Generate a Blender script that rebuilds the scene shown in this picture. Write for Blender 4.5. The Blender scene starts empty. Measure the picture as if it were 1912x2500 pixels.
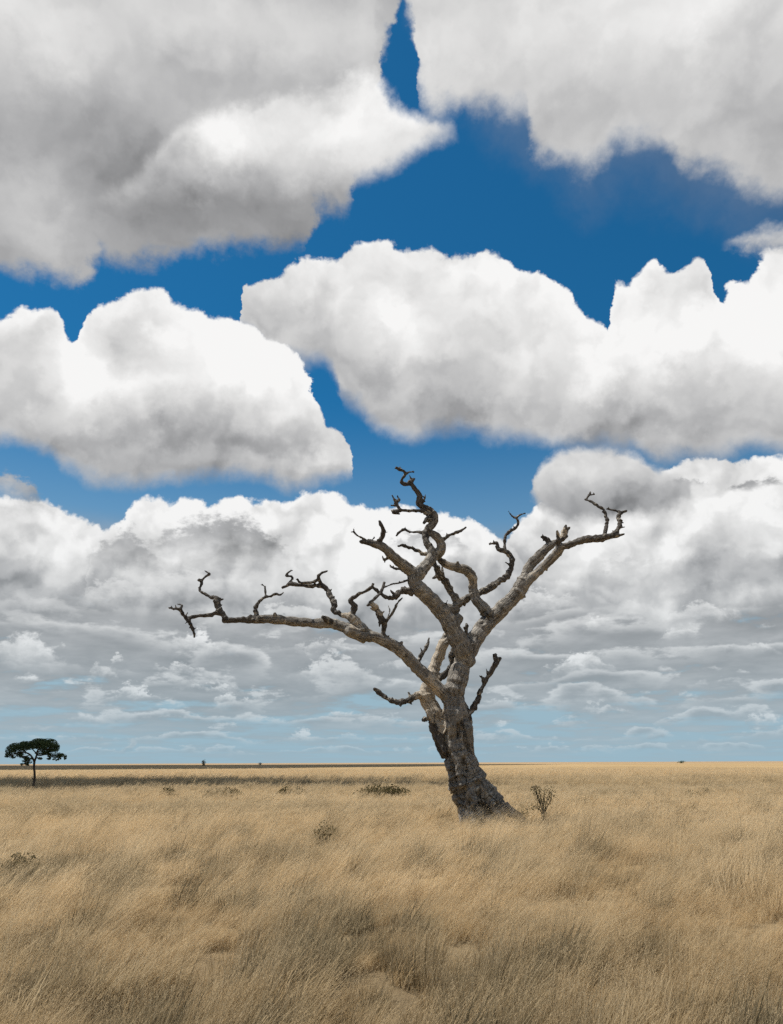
import bpy, bmesh, math, random
import numpy as np
from mathutils import Vector, Matrix, noise as mnoise

random.seed(7)
rng = np.random.default_rng(7)
S = bpy.context.scene
COL = S.collection

# ------------------------------------------------------------------ camera
IW, IH, FPX = 1912.0, 2500.0, 1805.0
CAM_H, PITCH, ROLL = 1.7, math.radians(18.73), math.radians(-0.22)
cam_data = bpy.data.cameras.new("camera")
cam = bpy.data.objects.new("camera", cam_data)
COL.objects.link(cam)
cam_data.sensor_fit = 'VERTICAL'
cam_data.angle_y = 2 * math.atan(IH / 2 / FPX)
cam_data.clip_start = 0.1
cam_data.clip_end = 120000
CAM_R = Matrix.Rotation(math.pi / 2 + PITCH, 3, 'X') @ Matrix.Rotation(ROLL, 3, 'Z')
cam.matrix_world = Matrix.Translation((0, 0, CAM_H)) @ CAM_R.to_4x4()
S.camera = cam
_R = np.array(CAM_R)


def ray(px, py):
    d = _R @ np.array([(px - IW / 2) / FPX, -(py - IH / 2) / FPX, -1.0])
    return d / np.linalg.norm(d)


def azel(px, py):
    d = ray(px, py)
    return math.degrees(math.atan2(d[0], d[1])), math.degrees(math.asin(d[2]))


def at_depth(px, py, y):
    """world point on the plane Y = y"""
    d = ray(px, py)
    return np.array([0, 0, CAM_H]) + d * (y / d[1])


def on_ground(px, py):
    d = ray(px, py)
    t = -CAM_H / d[2]
    return np.array([d[0] * t, d[1] * t, 0.0])


# ------------------------------------------------------------------ sun, exposure
SUN_EL, SUN_AZ = math.radians(67), math.radians(-72)      # azimuth from +Y, negative = to the left
sun_dir = Vector((math.sin(SUN_AZ) * math.cos(SUN_EL), math.cos(SUN_AZ) * math.cos(SUN_EL), math.sin(SUN_EL)))
sl = bpy.data.lights.new("sun", 'SUN')
sl.energy = 5.0
sl.angle = math.radians(0.53)
sl.color = (1.0, 0.945, 0.86)
sun = bpy.data.objects.new("sun", sl)
sun.rotation_euler = sun_dir.to_track_quat('Z', 'Y').to_euler()
sun.location = (-300, 0, 500)
COL.objects.link(sun)
S.view_settings.view_transform = 'Standard'
S.view_settings.look = 'None'
EXPOSURE = 0.35
S.view_settings.exposure = EXPOSURE
S.view_settings.gamma = 1.0
S.view_settings.use_curve_mapping = False
S.render.engine = 'CYCLES'
S.cycles.use_denoising = False
S.cycles.use_adaptive_sampling = True
S.cycles.adaptive_threshold = 0.025
S.cycles.max_bounces = 4
S.cycles.diffuse_bounces = 2
S.cycles.transmission_bounces = 2
S.cycles.caustics_reflective = False
S.cycles.caustics_refractive = False


# ------------------------------------------------------------------ node expression helper
class NT:
    """writes math nodes from ordinary expressions"""

    def __init__(self, tree):
        self.t = tree

    def node(self, kind, **kw):
        n = self.t.nodes.new(kind)
        for k, v in kw.items():
            setattr(n, k, v)
        return n

    def put(self, sock, v):
        if isinstance(v, X):
            self.t.links.new(v.s, sock)
        elif v is not None:
            sock.default_value = v

    def m(self, op, *a, clamp=False):
        n = self.node('ShaderNodeMath', operation=op, use_clamp=clamp)
        for i, v in enumerate(a):
            self.put(n.inputs[i], v)
        return X(self, n.outputs[0])

    def vm(self, op, *a):
        n = self.node('ShaderNodeVectorMath', operation=op)
        for i, v in enumerate(a):
            if op == 'SCALE' and i == 1:
                self.put(n.inputs['Scale'], v)
            else:
                self.put(n.inputs[i], v)
        return X(self, n.outputs['Value' if op in ('LENGTH', 'DOT_PRODUCT') else 'Vector'])

    def smooth(self, a, b, v):
        n = self.node('ShaderNodeMapRange', interpolation_type='SMOOTHSTEP', clamp=False)
        self.put(n.inputs['Value'], v)
        self.put(n.inputs['From Min'], a)
        self.put(n.inputs['From Max'], b)
        return X(self, n.outputs['Result'])

    def lin(self, a, b, v):
        n = self.node('ShaderNodeMapRange')
        self.put(n.inputs['Value'], v)
        self.put(n.inputs['From Min'], a)
        self.put(n.inputs['From Max'], b)
        return X(self, n.outputs['Result'])

    def mixf(self, a, b, f):
        n = self.node('ShaderNodeMix', data_type='FLOAT', clamp_factor=True)
        self.put(n.inputs[0], f); self.put(n.inputs[2], a); self.put(n.inputs[3], b)
        return X(self, n.outputs[0])

    def mixc(self, a, b, f, blend='MIX'):
        n = self.node('ShaderNodeMix', data_type='RGBA', blend_type=blend, clamp_factor=True)
        self.put(n.inputs[0], f)
        for i, v in ((6, a), (7, b)):
            if isinstance(v, (tuple, list)):
                v = tuple(v) + (1.0,) * (4 - len(v))
            self.put(n.inputs[i], v)
        return X(self, n.outputs[2])

    def xyz(self, x, y, z):
        n = self.node('ShaderNodeCombineXYZ')
        for i, v in enumerate((x, y, z)):
            self.put(n.inputs[i], v)
        return X(self, n.outputs[0])

    def sep(self, v):
        n = self.node('ShaderNodeSeparateXYZ')
        self.put(n.inputs[0], v)
        return [X(self, o) for o in n.outputs]

    def noise(self, vec, scale, detail=6.0, rough=0.55, lac=2.0, dist=0.0, color=False):
        n = self.node('ShaderNodeTexNoise')
        self.put(n.inputs['Vector'], vec)
        n.inputs['Scale'].default_value = scale
        n.inputs['Detail'].default_value = detail
        n.inputs['Roughness'].default_value = rough
        n.inputs['Lacunarity'].default_value = lac
        n.inputs['Distortion'].default_value = dist
        return X(self, n.outputs['Color' if color else 'Fac'])

    def noise3(self, vec, scale, detail, rough):
        """three signed noises at once"""
        n = self.node('ShaderNodeSeparateColor')
        self.put(n.inputs[0], self.noise(vec, scale, detail, rough, color=True))
        return [X(self, o) - 0.5 for o in n.outputs]

    def voronoi(self, vec, scale, detail=3.0, rough=0.5, lac=2.1):
        n = self.node('ShaderNodeTexVoronoi', feature='F1')
        self.put(n.inputs['Vector'], vec)
        n.inputs['Scale'].default_value = scale
        n.inputs['Detail'].default_value = detail
        n.inputs['Roughness'].default_value = rough
        n.inputs['Lacunarity'].default_value = lac
        n.normalize = True
        return X(self, n.outputs['Distance'])

    def mixv(self, a, b, f):
        n = self.node('ShaderNodeMix', data_type='VECTOR', clamp_factor=True)
        self.put(n.inputs[0], f); self.put(n.inputs[4], a); self.put(n.inputs[5], b)
        return X(self, n.outputs[1])

    def call(self, group, *a):
        n = self.node('ShaderNodeGroup')
        n.node_tree = group
        for i, v in enumerate(a):
            self.put(n.inputs[i], v)
        return X(self, n.outputs[0])

    def ramp(self, f, stops):
        n = self.node('ShaderNodeValToRGB')
        self.put(n.inputs[0], f)
        e = n.color_ramp.elements
        while len(e) < len(stops):
            e.new(0.5)
        for i, (p, c) in enumerate(stops):
            e[i].position = p
            e[i].color = tuple(c) + (1.0,) * (4 - len(c))
        return X(self, n.outputs[0])


class X:
    def __init__(self, nt, s):
        self.nt, self.s = nt, s

    def __add__(self, o): return self.nt.m('ADD', self, o)
    __radd__ = __add__
    def __mul__(self, o): return self.nt.m('MULTIPLY', self, o)
    __rmul__ = __mul__
    def __sub__(self, o): return self.nt.m('SUBTRACT', self, o)
    def __rsub__(self, o): return self.nt.m('SUBTRACT', o, self)
    def __truediv__(self, o): return self.nt.m("DIVIDE", self, o)
    def __rtruediv__(self, o): return self.nt.m("DIVIDE", o, self)


def group(name, ins, out_type, fn):
    """a node group from a function of its inputs; 'v' marks a vector, 'f' a number"""
    kinds = {'v': 'NodeSocketVector', 'f': 'NodeSocketFloat'}
    t = bpy.data.node_groups.new(name, 'ShaderNodeTree')
    for k in ins.split():
        t.interface.new_socket(k[1:], in_out='INPUT', socket_type=kinds[k[0]])
    t.interface.new_socket('out', in_out='OUTPUT', socket_type=kinds[out_type])
    g = NT(t)
    gi = g.node('NodeGroupInput')
    go = g.node('NodeGroupOutput')
    g.put(go.inputs[0], fn(g, *[X(g, o) for o in gi.outputs[:len(ins.split())]]))
    return t


# ------------------------------------------------------------------ world: Nishita sky with cumulus clouds, by direction
world = bpy.data.worlds.new("World")
S.world = world
world.use_nodes = True
world.cycles.sampling_method = 'NONE'
wt = world.node_tree
wt.nodes.clear()
W = NT(wt)
out = W.node('ShaderNodeOutputWorld')
bgn = W.node('ShaderNodeBackground')
wt.links.new(bgn.outputs[0], out.inputs[0])
SKY_STRENGTH = 0.1
bgn.inputs['Strength'].default_value = SKY_STRENGTH / 2 ** EXPOSURE
sky = W.node('ShaderNodeTexSky', sky_type='NISHITA', sun_disc=False)
sky.sun_elevation = SUN_EL
sky.sun_rotation = SUN_AZ
sky.altitude = 1500
sky.air_density = 1.0
sky.dust_density = 0.3
sky.ozone_density = 3.0
D = X(W, W.node('ShaderNodeTexCoord').outputs['Generated'])
dx, dy, dz = W.sep(D)
AZ = W.m('ARCTAN2', dx, dy) * 57.29578
EL = W.m('ARCSINE', dz) * 57.29578
# deep blue overhead, pale moist air low down
sc_ = W.node('ShaderNodeSeparateColor')
wt.links.new(sky.outputs[0], sc_.inputs[0])
skyc = W.vm('MULTIPLY', W.xyz(*[X(W, o) for o in sc_.outputs]), (0.145, 0.765, 0.965))
AIR = (0.325, 0.475, 0.565)
skyc = W.mixv(tuple(v / SKY_STRENGTH for v in AIR), skyc, W.smooth(2, 28, EL))


ELC = W.m('MAXIMUM', EL, 0.0)
# the edges are torn by turbulence in both directions
w1 = W.noise3(D, 11, 9, 0.60)
w2 = W.noise3(W.vm('ADD', D, (4, 2, 7)), 26, 8, 0.62)
NB = W.noise(D, 4.5, 2, 0.5)                                   # broad soft variation


def edge_space(k1, k2):
    a = AZ + w1[0] * k1 + w2[0] * k2
    e = ELC + w1[2] * k1 + w2[2] * k2
    return (a + 48) * (1 / 96.0), e


BIG = edge_space(3.0, 1.3)
MID = edge_space(2.0, 1.6)
SOFT = edge_space(5.5, 2.0)


def curve(pts, fac):
    """height above the horizon of a cloud edge, as a curve over the azimuth (traced points are directions)"""
    q = sorted(azel(x, y) for x, y in pts)
    n = W.node('ShaderNodeFloatCurve')
    c = n.mapping.curves[0]
    n.mapping.use_clip = False
    pp, last = [], -9
    for a, e in q:
        f = (a + 48) / 96
        if f - last < 0.0015:
            continue
        pp.append((f, e / 70)); last = f
    while len(c.points) < len(pp):
        c.points.new(0.5, 0.5)
    for p, (f, e) in zip(c.points, pp):
        p.location = (f, e)
        p.handle_type = 'VECTOR'
    n.mapping.update()
    W.put(n.inputs['Value'], fac)
    return X(W, n.outputs[0]) * 70


# cauliflower relief and its slope towards the sun
SD = (-0.55, 0.0, 0.83)


def relief(scale, step, seed):
    p0 = W.vm('ADD', D, (seed, seed * .7, seed * 1.3))
    p0 = W.vm('ADD', p0, W.vm('SCALE', W.xyz(w1[0], w1[1], w1[2]), 0.9 / scale))
    p1 = W.vm('ADD', p0, tuple(c * step for c in SD))
    v = W.voronoi(p0, scale * 1.9, 2.0, 0.5, 2.3)
    f0 = W.noise(p0, scale, 3, 0.42)
    f1 = W.noise(p1, scale, 3, 0.42)
    return (1.0 - v) * 0.5 + f0 * 0.5, (f0 - f1)        # height, positive on the sunny side


H3 = 0.45 - W.voronoi(W.vm('ADD', D, W.vm('SCALE', W.xyz(w1[0], w1[1], w1[2]), 0.06)), 34, 2.0, 0.55, 2.4)      # small cauliflower heads
H1, R1 = relief(7.0, 0.025, 0.0)
H2, R2 = relief(12.0, 0.018, 3.1)

# soft lighter / darker masses inside the clouds: (px, py, half width px, half height px, amount)
BLOBS = [
    (40, 40, 230, 150, .28), (620, 60, 420, 110, .18), (330, 300, 330, 140, -.10), (640, 200, 170, 90, -.06), (120, 330, 260, 70, -.08),
    (560, 345, 95, 75, .30), (800, 330, 260, 90, .22), (70, 470, 130, 110, .12), (450, 520, 320, 70, -.08), (620, 480, 160, 80, -.08),
    (1800, 190, 260, 130, -.10), (1250, 120, 300, 160, .10), (1420, 290, 140, 60, -.08), (1700, 20, 220, 60, .10), (1900, 330, 120, 120, -.10),
    (320, 830, 90, 60, -.26), (40, 850, 90, 70, -.20), (250, 940, 180, 50, .12), (640, 900, 90, 90, .20), (560, 1070, 320, 26, -.13), (120, 1010, 160, 30, .10),
    (700, 1125, 130, 22, .14), (440, 1010, 180, 40, -.06),
    (1080, 950, 300, 80, -.10), (1150, 760, 120, 90, -.03), (960, 780, 45, 45, .20), (1650, 850, 200, 90, .10), (1850, 1010, 200, 60, -.08), (1860, 760, 90, 90, .12),
    (310, 1310, 60, 50, -.16), (350, 1460, 80, 70, .12), (800, 1300, 120, 50, .12), (1000, 1330, 90, 60, .10), (230, 1330, 60, 50, .05),
    (150, 1480, 230, 40, -.14), (760, 1480, 260, 40, -.14), (1080, 1420, 160, 50, -.16), (60, 1420, 60, 60, -.06),
    (1520, 1220, 80, 30, -.10), (1760, 1240, 130, 40, .12), (1700, 1390, 200, 40, -.16), (1880, 1370, 120, 50, -.12),
    (1480, 1340, 60, 80, .08), (1320, 1450, 90, 40, -.10),
]
VB = W.xyz(AZ + w1[0] * 5.0 + w2[0] * 2.0, ELC + w1[2] * 5.0 + w2[2] * 2.0, 0.0)
BLOB = group('soft_mass', 'vP vscale voffset famount facc', 'f', lambda g, P, sc, of, am, ac: (
    lambda v: g.m('MULTIPLY_ADD', g.m('POWER', 0.36788, g.vm('DOT_PRODUCT', v, v)), am, ac))(g.vm('MULTIPLY_ADD', P, sc, of)))
acc = 0.0
for bx, by, hw, hh, amt in BLOBS:
    a0, e0 = azel(bx, by)
    sa = 1 / max(abs(azel(bx + hw, by)[0] - a0), .1)
    se = 1 / max(abs(azel(bx, by - hh)[1] - e0), .1)
    acc = W.call(BLOB, VB, (sa, se, 0.0), (-a0 * sa, -e0 * se, 0.0), amt, acc)
LUMP = acc

HAZE = W.m('POWER', 0.36788, ELC * (1 / 5.5))




def _comp(g, base, alpha, L, haze):
    c = g.m('MINIMUM', g.m('MAXIMUM', L, 0.06), 0.93)
    grey = g.mixv((0.985, 0.99, 1.01), (1.0, 0.995, 0.985), g.smooth(0.25, 0.75, c))
    sc = g.vm('SCALE', grey, c * (1 / SKY_STRENGTH))
    air = g.mixv(sc, tuple(v / SKY_STRENGTH for v in AIR), haze * 0.8)
    return g.mixv(base, air, alpha)


COMP = group('cloud_over', 'vbase falpha flight fhaze', 'v', _comp)


def composite(base, alpha, L):
    return W.call(COMP, base, alpha, L, HAZE)


WIN = W.smooth(46, 38, W.m('ABSOLUTE', AZ)) * W.smooth(60, 54, EL) * W.smooth(-0.02, 0.05, dy)


def _layer(both):
    def f(g, base, haze, win, lump, nb, H, H3, R, tc, te, bc, be, puff, softT, softB, thick, Lb, Lt, kr, kb):
        B = be - bc
        a = win * g.smooth(softB * -0.5, softB * 0.5, B)
        L = g.mixf(Lb, Lt, g.smooth(0.0, thick, B)) + R * kr + (nb - 0.5) * kb + (H - .5) * 0.26 + lump
        if both:
            T = tc - te + (H - 0.5) * (puff * 2.0) + H3 * puff * 1.5
            a = a * g.smooth(0.0, softT, T)
            L = L + g.smooth(3.0, 0.2, T) * 0.07 + H3 * g.smooth(7.0, 0.5, T) * 0.22
        return _comp(g, base, a, L, haze)
    return f


LAYER_IN = 'vbase fhaze fwin flump fnb fH fH3 fR ftc fte fbc fbe fpuff fsoftT fsoftB fthick fLb fLt fkr fkb'
LAYER2 = group('cumulus', LAYER_IN, 'v', _layer(True))
LAYER1 = group('cloud_base', LAYER_IN, 'v', _layer(False))


def layer(base, top, bot, HR, sp_t, sp_b, puff, softT, softB, thick, Lb, Lt, kr=3.0, kb=0.25, opac=1.0):
    H, R = HR
    tc = curve(top, sp_t[0]) if top else 0.0
    bc = curve(bot, sp_b[0])
    win = WIN if opac == 1.0 else WIN * opac
    return W.call(LAYER2 if top else LAYER1, base, HAZE, win, LUMP, NB, H, H3, R, tc, sp_t[1], bc, sp_b[1],
                  puff, softT, softB, thick, Lb, Lt, kr, kb)


# --- far deck: a thin grey-blue sheet and rows of small flat-based cumulus, seen edge-on towards the horizon
n_s = W.noise(W.xyz(AZ * 0.10, W.m('LOGARITHM', ELC + 1.5, 2.718) * 3.2, 0.0), 1.5, 7, 0.6)
cover = W.mixf(0.42, 0.26, W.smooth(1.5, 7, ELC))
col = composite(skyc, W.smooth(0.0, 0.16, n_s - cover) * W.smooth(18, 14, ELC) * W.mixf(0.7, 1.0, W.smooth(0.5, 5, ELC)), 0.36 + (n_s - .5) * .55 + (NB - .5) * .2)
for i, (e, h) in enumerate([(0.7, 0.5), (1.5, 0.7), (2.5, 0.9), (3.7, 1.1), (5.0, 1.3), (6.5, 1.5), (8.1, 1.7), (9.9, 2.0), (11.8, 2.2)]):
    f = 0.26 / h
    c = W.xyz(AZ * f + i * 17.3, ELC * (f * 2.6), i * 5.1)
    lump = W.noise(c, 0.55, 2, 0.5)
    fine = W.noise(c, 2.4, 7, 0.60)
    up = ELC - e - (lump - .5) * h * 2.0
    T = (lump - 0.40) * (h * 5.5) - up + (fine - 0.5) * h * 2.6
    a = W.smooth(0.0, h * 0.55, T) * W.smooth(h * -0.3, h * 0.7, up + (fine - .5) * h * 1.0) * (0.70 + 0.03 * i)
    L = 0.35 + W.smooth(h * 1.4, 0.1, T) * 0.52 + (fine - .5) * 0.34 - W.smooth(h * 1.0, 0.0, up) * 0.12 + LUMP * .5
    col = composite(col, a, L)

# small single clouds of the deck: (px, py of the base, half width, height, brightness)
w3 = W.noise3(W.vm('MULTIPLY', D, (1.0, 1.0, 1.9)), 60, 6, 0.62)
VM = W.xyz(AZ + w1[0] * 2.0 + w2[0] * 3.0 + w3[0] * 1.6, ELC + w1[2] * 1.2 + w2[2] * 2.0 + w3[2] * 1.2, w3[1] + w2[1] * 0.8)
VN = W.xyz(AZ + w2[0] * 2.0 + w3[0] * 1.6, ELC + w2[2] * 0.6 + w3[2] * 0.5, w3[1] + w2[1] * 0.8)
LETS = [
    (305, 1842, 34, 30, .52), (745, 1815, 52, 36, .74), (1715, 1817, 24, 18, .60), (1600, 1803, 52, 20, .54), (225, 1808, 24, 20, .54),
    (556, 1791, 22, 9, .80), (100, 1786, 18, 14, .62), (1464, 1777, 30, 18, .64), (1872, 1772, 56, 40, .82), (205, 1764, 82, 25, .74),
    (420, 1757, 84, 16, .66), (850, 1754, 88, 22, .70), (1648, 1762, 40, 11, .58), (1455, 1750, 105, 36, .62), (10, 1725, 24, 18, .66),
    (560, 1730, 58, 46, .74), (1222, 1724, 42, 34, .72), (330, 1709, 94, 36, .70), (506, 1692, 78, 40, .62), (1679, 1704, 36, 16, .72),
    (810, 1672, 140, 66, .58), (1710, 1673, 26, 14, .64), (250, 1665, 68, 44, .56), (60, 1666, 74, 22, .62), (450, 1650, 90, 36, .62),
    (1410, 1655, 112, 58, .76), (1802, 1645, 26, 12, .85), (1637, 1645, 44, 18, .60), (297, 1632, 24, 36, .60), (20, 1640, 175, 108, .80),
    (1630, 1612, 58, 18, .62), (1840, 1602, 95, 44, .62), (480, 1606, 118, 64, .74), (1180, 1562, 70, 46, .60), (1660, 1562, 72, 46, .76),
    (1455, 1542, 44, 48, .76), (1878, 1536, 32, 22, .84), (800, 1600, 120, 40, .60), (1000, 1640, 120, 40, .54), (420, 1500, 200, 125, .76), (900, 1500, 240, 105, .66), (80, 1520, 170, 80, .60),
]


def _let(g, base, haze, win, R, P, sc, of, soft, Lb, Lt):
    u, t, n = g.sep(g.vm('MULTIPLY_ADD', P, sc, of))
    T = (1.0 - u * u) * (0.95 + n * 2.6) - t
    a = g.smooth(0.0, soft, T) * g.smooth(-0.15, 0.75, t + n * 0.8) * 0.9 * win
    L = g.mixf(Lb, Lt, g.smooth(0.0, 0.75, t)) + R * 1.2
    return _comp(g, base, a, L, haze)


LET = group('small_cumulus', 'vbase fhaze fwin fR vP vscale voffset fsoft fLb fLt', 'v', _let)


def cloudlets(col, items):
    for bx, by, hw, hh, Lt, *sp in items:
        a0, e0 = azel(bx, by)
        w = max(abs(azel(bx + hw, by)[0] - a0), .05)
        h = max(abs(azel(bx, by - hh)[1] - e0), .05)
        col = W.call(LET, col, HAZE, WIN, R2, VM if hh > 28 else VN, (1 / w, 1 / h, 0.30 if hh > 70 else 0.6 if hh > 40 else 1.0), (-a0 / w, -e0 / h, 0),
                     max(0.30, min(1.0, 0.45 / h)), Lt - (sp[0] if sp else .30), Lt + (0 if sp else .12))
    return col


LETS.sort(key=lambda v: -v[1])
col = cloudlets(col, [v for v in LETS if not (v[1] < 1615 and v[3] > 40)])

# --- general cumulus everywhere the hand-laid clouds do not reach
inv = 1.0 / (W.m('MAXIMUM', dz, 0.0) + 0.08)
PX = W.xyz(dx * inv, dy * inv, 0.0)
g0 = W.noise(W.vm('ADD', PX, (3.7, 1.2, 0)), 0.9, 9, 0.56)
gA = W.smooth(0.0, 0.10, g0 - 0.47) * (1.0 - WIN) * W.smooth(0, 6, EL)
gL = 0.66 + R1 * 2.5 - W.smooth(0.0, 0.3, g0 - 0.47) * 0.28
col = composite(col, gA, gL)
# --- hand-laid cumulus, far to near
Fl_top = [(-400, 1260), (0, 1248), (57, 1234), (114, 1228), (165, 1251), (228, 1271), (245, 1300), (262, 1345), (280, 1440), (300, 1700), (2400, 1800)]
Fc_top = [(-300, 1800), (190, 1500), (215, 1400), (240, 1310), (267, 1294), (296, 1268), (319, 1234), (364, 1217), (410, 1231), (489, 1223), (518, 1240), (558, 1228), (575, 1223), (620, 1243), (655, 1231), (706, 1234), (740, 1206), (808, 1223), (854, 1240), (911, 1254), (1000, 1240), (1070, 1248), (1115, 1274), (1149, 1282), (1201, 1314), (1229, 1336), (1280, 1372), (1330, 1410), (1500, 1480), (2400, 1500)]
Fr_top = [(-300, 1800), (1150, 1500), (1215, 1400), (1250, 1300), (1290, 1265), (1330, 1240), (1400, 1225), (1500, 1210), (1600, 1180), (1620, 1146), (1660, 1137), (1750, 1120), (1780, 1123), (1830, 1150), (1870, 1130), (1920, 1128), (2300, 1140)]
F_bot = [(-400, 1445), (0, 1435), (120, 1475), (250, 1455), (330, 1500), (480, 1505), (560, 1545), (640, 1515), (800, 1535), (900, 1525), (1060, 1520), (1200, 1505), (1300, 1465), (1420, 1475), (1600, 1495), (1800, 1480), (1912, 1465), (2300, 1475)]
E_top = [(-300, 1800), (1270, 1400), (1298, 1185), (1315, 1140), (1350, 1108), (1400, 1088), (1470, 1083), (1530, 1085), (1565, 1105), (1580, 1130), (1640, 1150), (1680, 1180), (1720, 1240), (1760, 1500), (2400, 1800)]
E_bot = [(-300, 1190), (1298, 1190), (1330, 1240), (1400, 1262), (1500, 1262), (1600, 1250), (1700, 1225), (2400, 1230)]
D_top = [(-400, 1300), (560, 1000), (590, 770), (596, 715), (603, 691), (654, 682), (700, 645), (757, 634), (825, 628), (842, 605), (870, 598), (910, 594), (956, 590), (985, 620), (996, 606), (1053, 601), (1121, 617), (1195, 620), (1240, 634), (1286, 662), (1343, 674), (1366, 708), (1397, 731), (1428, 770), (1468, 782), (1488, 800), (1496, 720), (1502, 690), (1537, 706), (1559, 674), (1582, 645), (1605, 638), (1618, 662), (1656, 680), (1690, 640), (1713, 632), (1736, 680), (1753, 742), (1772, 757), (1782, 710), (1798, 688), (1844, 692), (1855, 640), (1878, 611), (1912, 605), (2000, 590), (2400, 580)]
D_bot = [(-400, 800), (592, 800), (640, 845), (723, 880), (797, 892), (818, 924), (828, 970), (880, 990), (905, 1020), (956, 1058), (1013, 1069), (1070, 1049), (1127, 1047), (1184, 1072), (1223, 1069), (1297, 1075), (1400, 1081), (1468, 1078), (1548, 1078), (1576, 1100), (1610, 1120), (1639, 1109), (1724, 1109), (1832, 1095), (1867, 1089), (1912, 1101), (2400, 1110)]
C_top = [(-400, 780), (0, 768), (68, 759), (108, 752), (137, 770), (145, 805), (159, 845), (180, 842), (190, 790), (210, 776), (245, 742), (307, 725), (364, 702), (398, 705), (432, 736), (484, 753), (512, 773), (558, 776), (598, 793), (643, 822), (689, 845), (717, 867), (742, 895), (755, 930), (765, 990), (797, 1044), (842, 1075), (851, 1110), (862, 1180), (890, 1400), (2400, 1800)]
C_bot = [(-400, 1060), (0, 1072), (60, 1080), (120, 1095), (142, 1110), (160, 1146), (228, 1158), (324, 1184), (387, 1172), (489, 1158), (569, 1163), (654, 1163), (694, 1183), (820, 1183), (852, 1165), (900, 1160), (2400, 1160)]
A_bot = [(-500, 760), (-150, 690), (0, 652), (60, 670), (114, 660), (188, 677), (239, 620), (319, 632), (427, 620), (541, 598), (626, 592), (740, 603), (760, 512), (785, 501), (831, 518), (871, 484), (882, 438), (900, 380), (912, 215), (918, 150), (934, 110), (944, 80), (950, 40), (956, 0), (975, -150), (1400, -500), (2400, -600)]
A2_top = [(-400, 900), (380, 700), (420, 330), (460, 280), (560, 250), (700, 205), (850, 185), (920, 190), (945, 215), (985, 252), (1010, 262), (1075, 264), (1105, 280), (1122, 300), (1150, 420), (2400, 1200)]
A2_bot = [(-400, 470), (420, 470), (560, 480), (700, 470), (800, 450), (882, 438), (956, 410), (1000, 380), (1050, 345), (1090, 322), (1122, 302), (2400, 290)]
B_bot = [(-400, -700), (700, -400), (900, -200), (965, -60), (979, 0), (1003, 70), (1008, 150), (1018, 200), (1060, 232), (1130, 238), (1180, 250), (1230, 262), (1285, 275), (1310, 350), (1340, 388), (1390, 410), (1440, 400), (1470, 408), (1500, 378), (1560, 350), (1620, 348), (1680, 400), (1740, 425), (1800, 445), (1912, 460), (2100, 480), (2400, 500)]
Bv_bot = [(-400, -700), (900, -200), (1100, 200), (1190, 300), (1250, 360), (1330, 420), (1420, 480), (1500, 470), (1600, 470), (1700, 520), (1800, 560), (1912, 570), (2400, 600)]
V_top = [(-400, 900), (1700, 800), (1760, 600), (1840, 560), (1880, 548), (1912, 545), (2000, 540), (2400, 560)]
V_bot = [(-400, 610), (1700, 610), (1800, 600), (1912, 600), (2400, 620)]

HR1, HR2 = (H1, R1), (H2, R2)
col = layer(col, Fr_top, F_bot, HR2, MID, BIG, 0.9, 0.4, 1.8, 6.0, 0.44, 0.77, 1.9, 0.35)
col = layer(col, Fl_top, F_bot, HR2, MID, BIG, 0.9, 0.4, 1.8, 5.5, 0.43, 0.82, 1.9, 0.35)
col = layer(col, Fc_top, F_bot, HR2, MID, BIG, 0.9, 0.4, 1.8, 5.5, 0.43, 0.82, 1.9, 0.35)
col = cloudlets(col, [v for v in LETS if v[1] < 1615 and v[3] > 40])
# second tier of the lower band: sunlit tops with flat grey clouds drifting in front of them
col = cloudlets(col, [(470, 1475, 300, 95, .76, .36), (1010, 1440, 190, 60, .66, .26), (1560, 1420, 190, 70, .70, .30), (1800, 1330, 190, 80, .78, .22),
                      (530, 1388, 235, 150, .33, .05), (300, 1400, 100, 130, .38, .08), (1040, 1345, 120, 55, .44, .10),
                      (1640, 1215, 110, 55, .38, .06), (1840, 1196, 110, 26, .38, .06), (110, 1490, 200, 60, .44, .10), (1820, 1450, 220, 55, .44, .10), (300, 1480, 150, 70, .74, .24), (1330, 1500, 130, 60, .72, .28), (700, 1530, 150, 60, .72, .28), (1700, 1520, 150, 55, .76, .28)])
col = layer(col, E_top, E_bot, HR2, MID, BIG, 0.6, 1.1, 1.4, 4.5, 0.36, 0.58, 1.0, .15)
col = layer(col, D_top, D_bot, HR1, BIG, BIG, 0.8, 0.4, 2.2, 9.0, 0.47, 0.81, 1.35, 0.15)
col = layer(col, C_top, C_bot, HR1, BIG, BIG, 0.8, 0.4, 1.8, 8.5, 0.42, 0.83, 1.35, 0.15)
col = cloudlets(col, [(25, 1245, 110, 95, .42, .10)])
col = layer(col, V_top, V_bot, HR1, BIG, SOFT, 0.8, 1.2, 1.4, 2.0, 0.45, 0.72, 1.0, 0.1, 0.85)
col = layer(col, None, Bv_bot, HR1, BIG, SOFT, 1.0, 1.0, 5.0, 6.0, 0.26, 0.32, 0.5, 0.1, 0.22)
col = layer(col, None, B_bot, HR1, BIG, SOFT, 1.0, 1.0, 2.6, 12.0, 0.54, 0.68, .7, 0.15)
col = layer(col, None, A_bot, HR1, BIG, SOFT, 1.0, 1.0, 2.0, 15.0, 0.36, 0.50, .6, 0.15)
col = layer(col, A2_top, A2_bot, HR1, BIG, BIG, 0.8, 1.6, 1.8, 4.5, 0.52, 0.64, .9, 0.12)
W.put(bgn.inputs['Color'], col)

# ------------------------------------------------------------------ object helpers
def tag(o, label=None, cat=None, grp=None, kind=None):
    for k, v in (('label', label), ('category', cat), ('group', grp), ('kind', kind)):
        if v:
            o[k] = v
    return o


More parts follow.
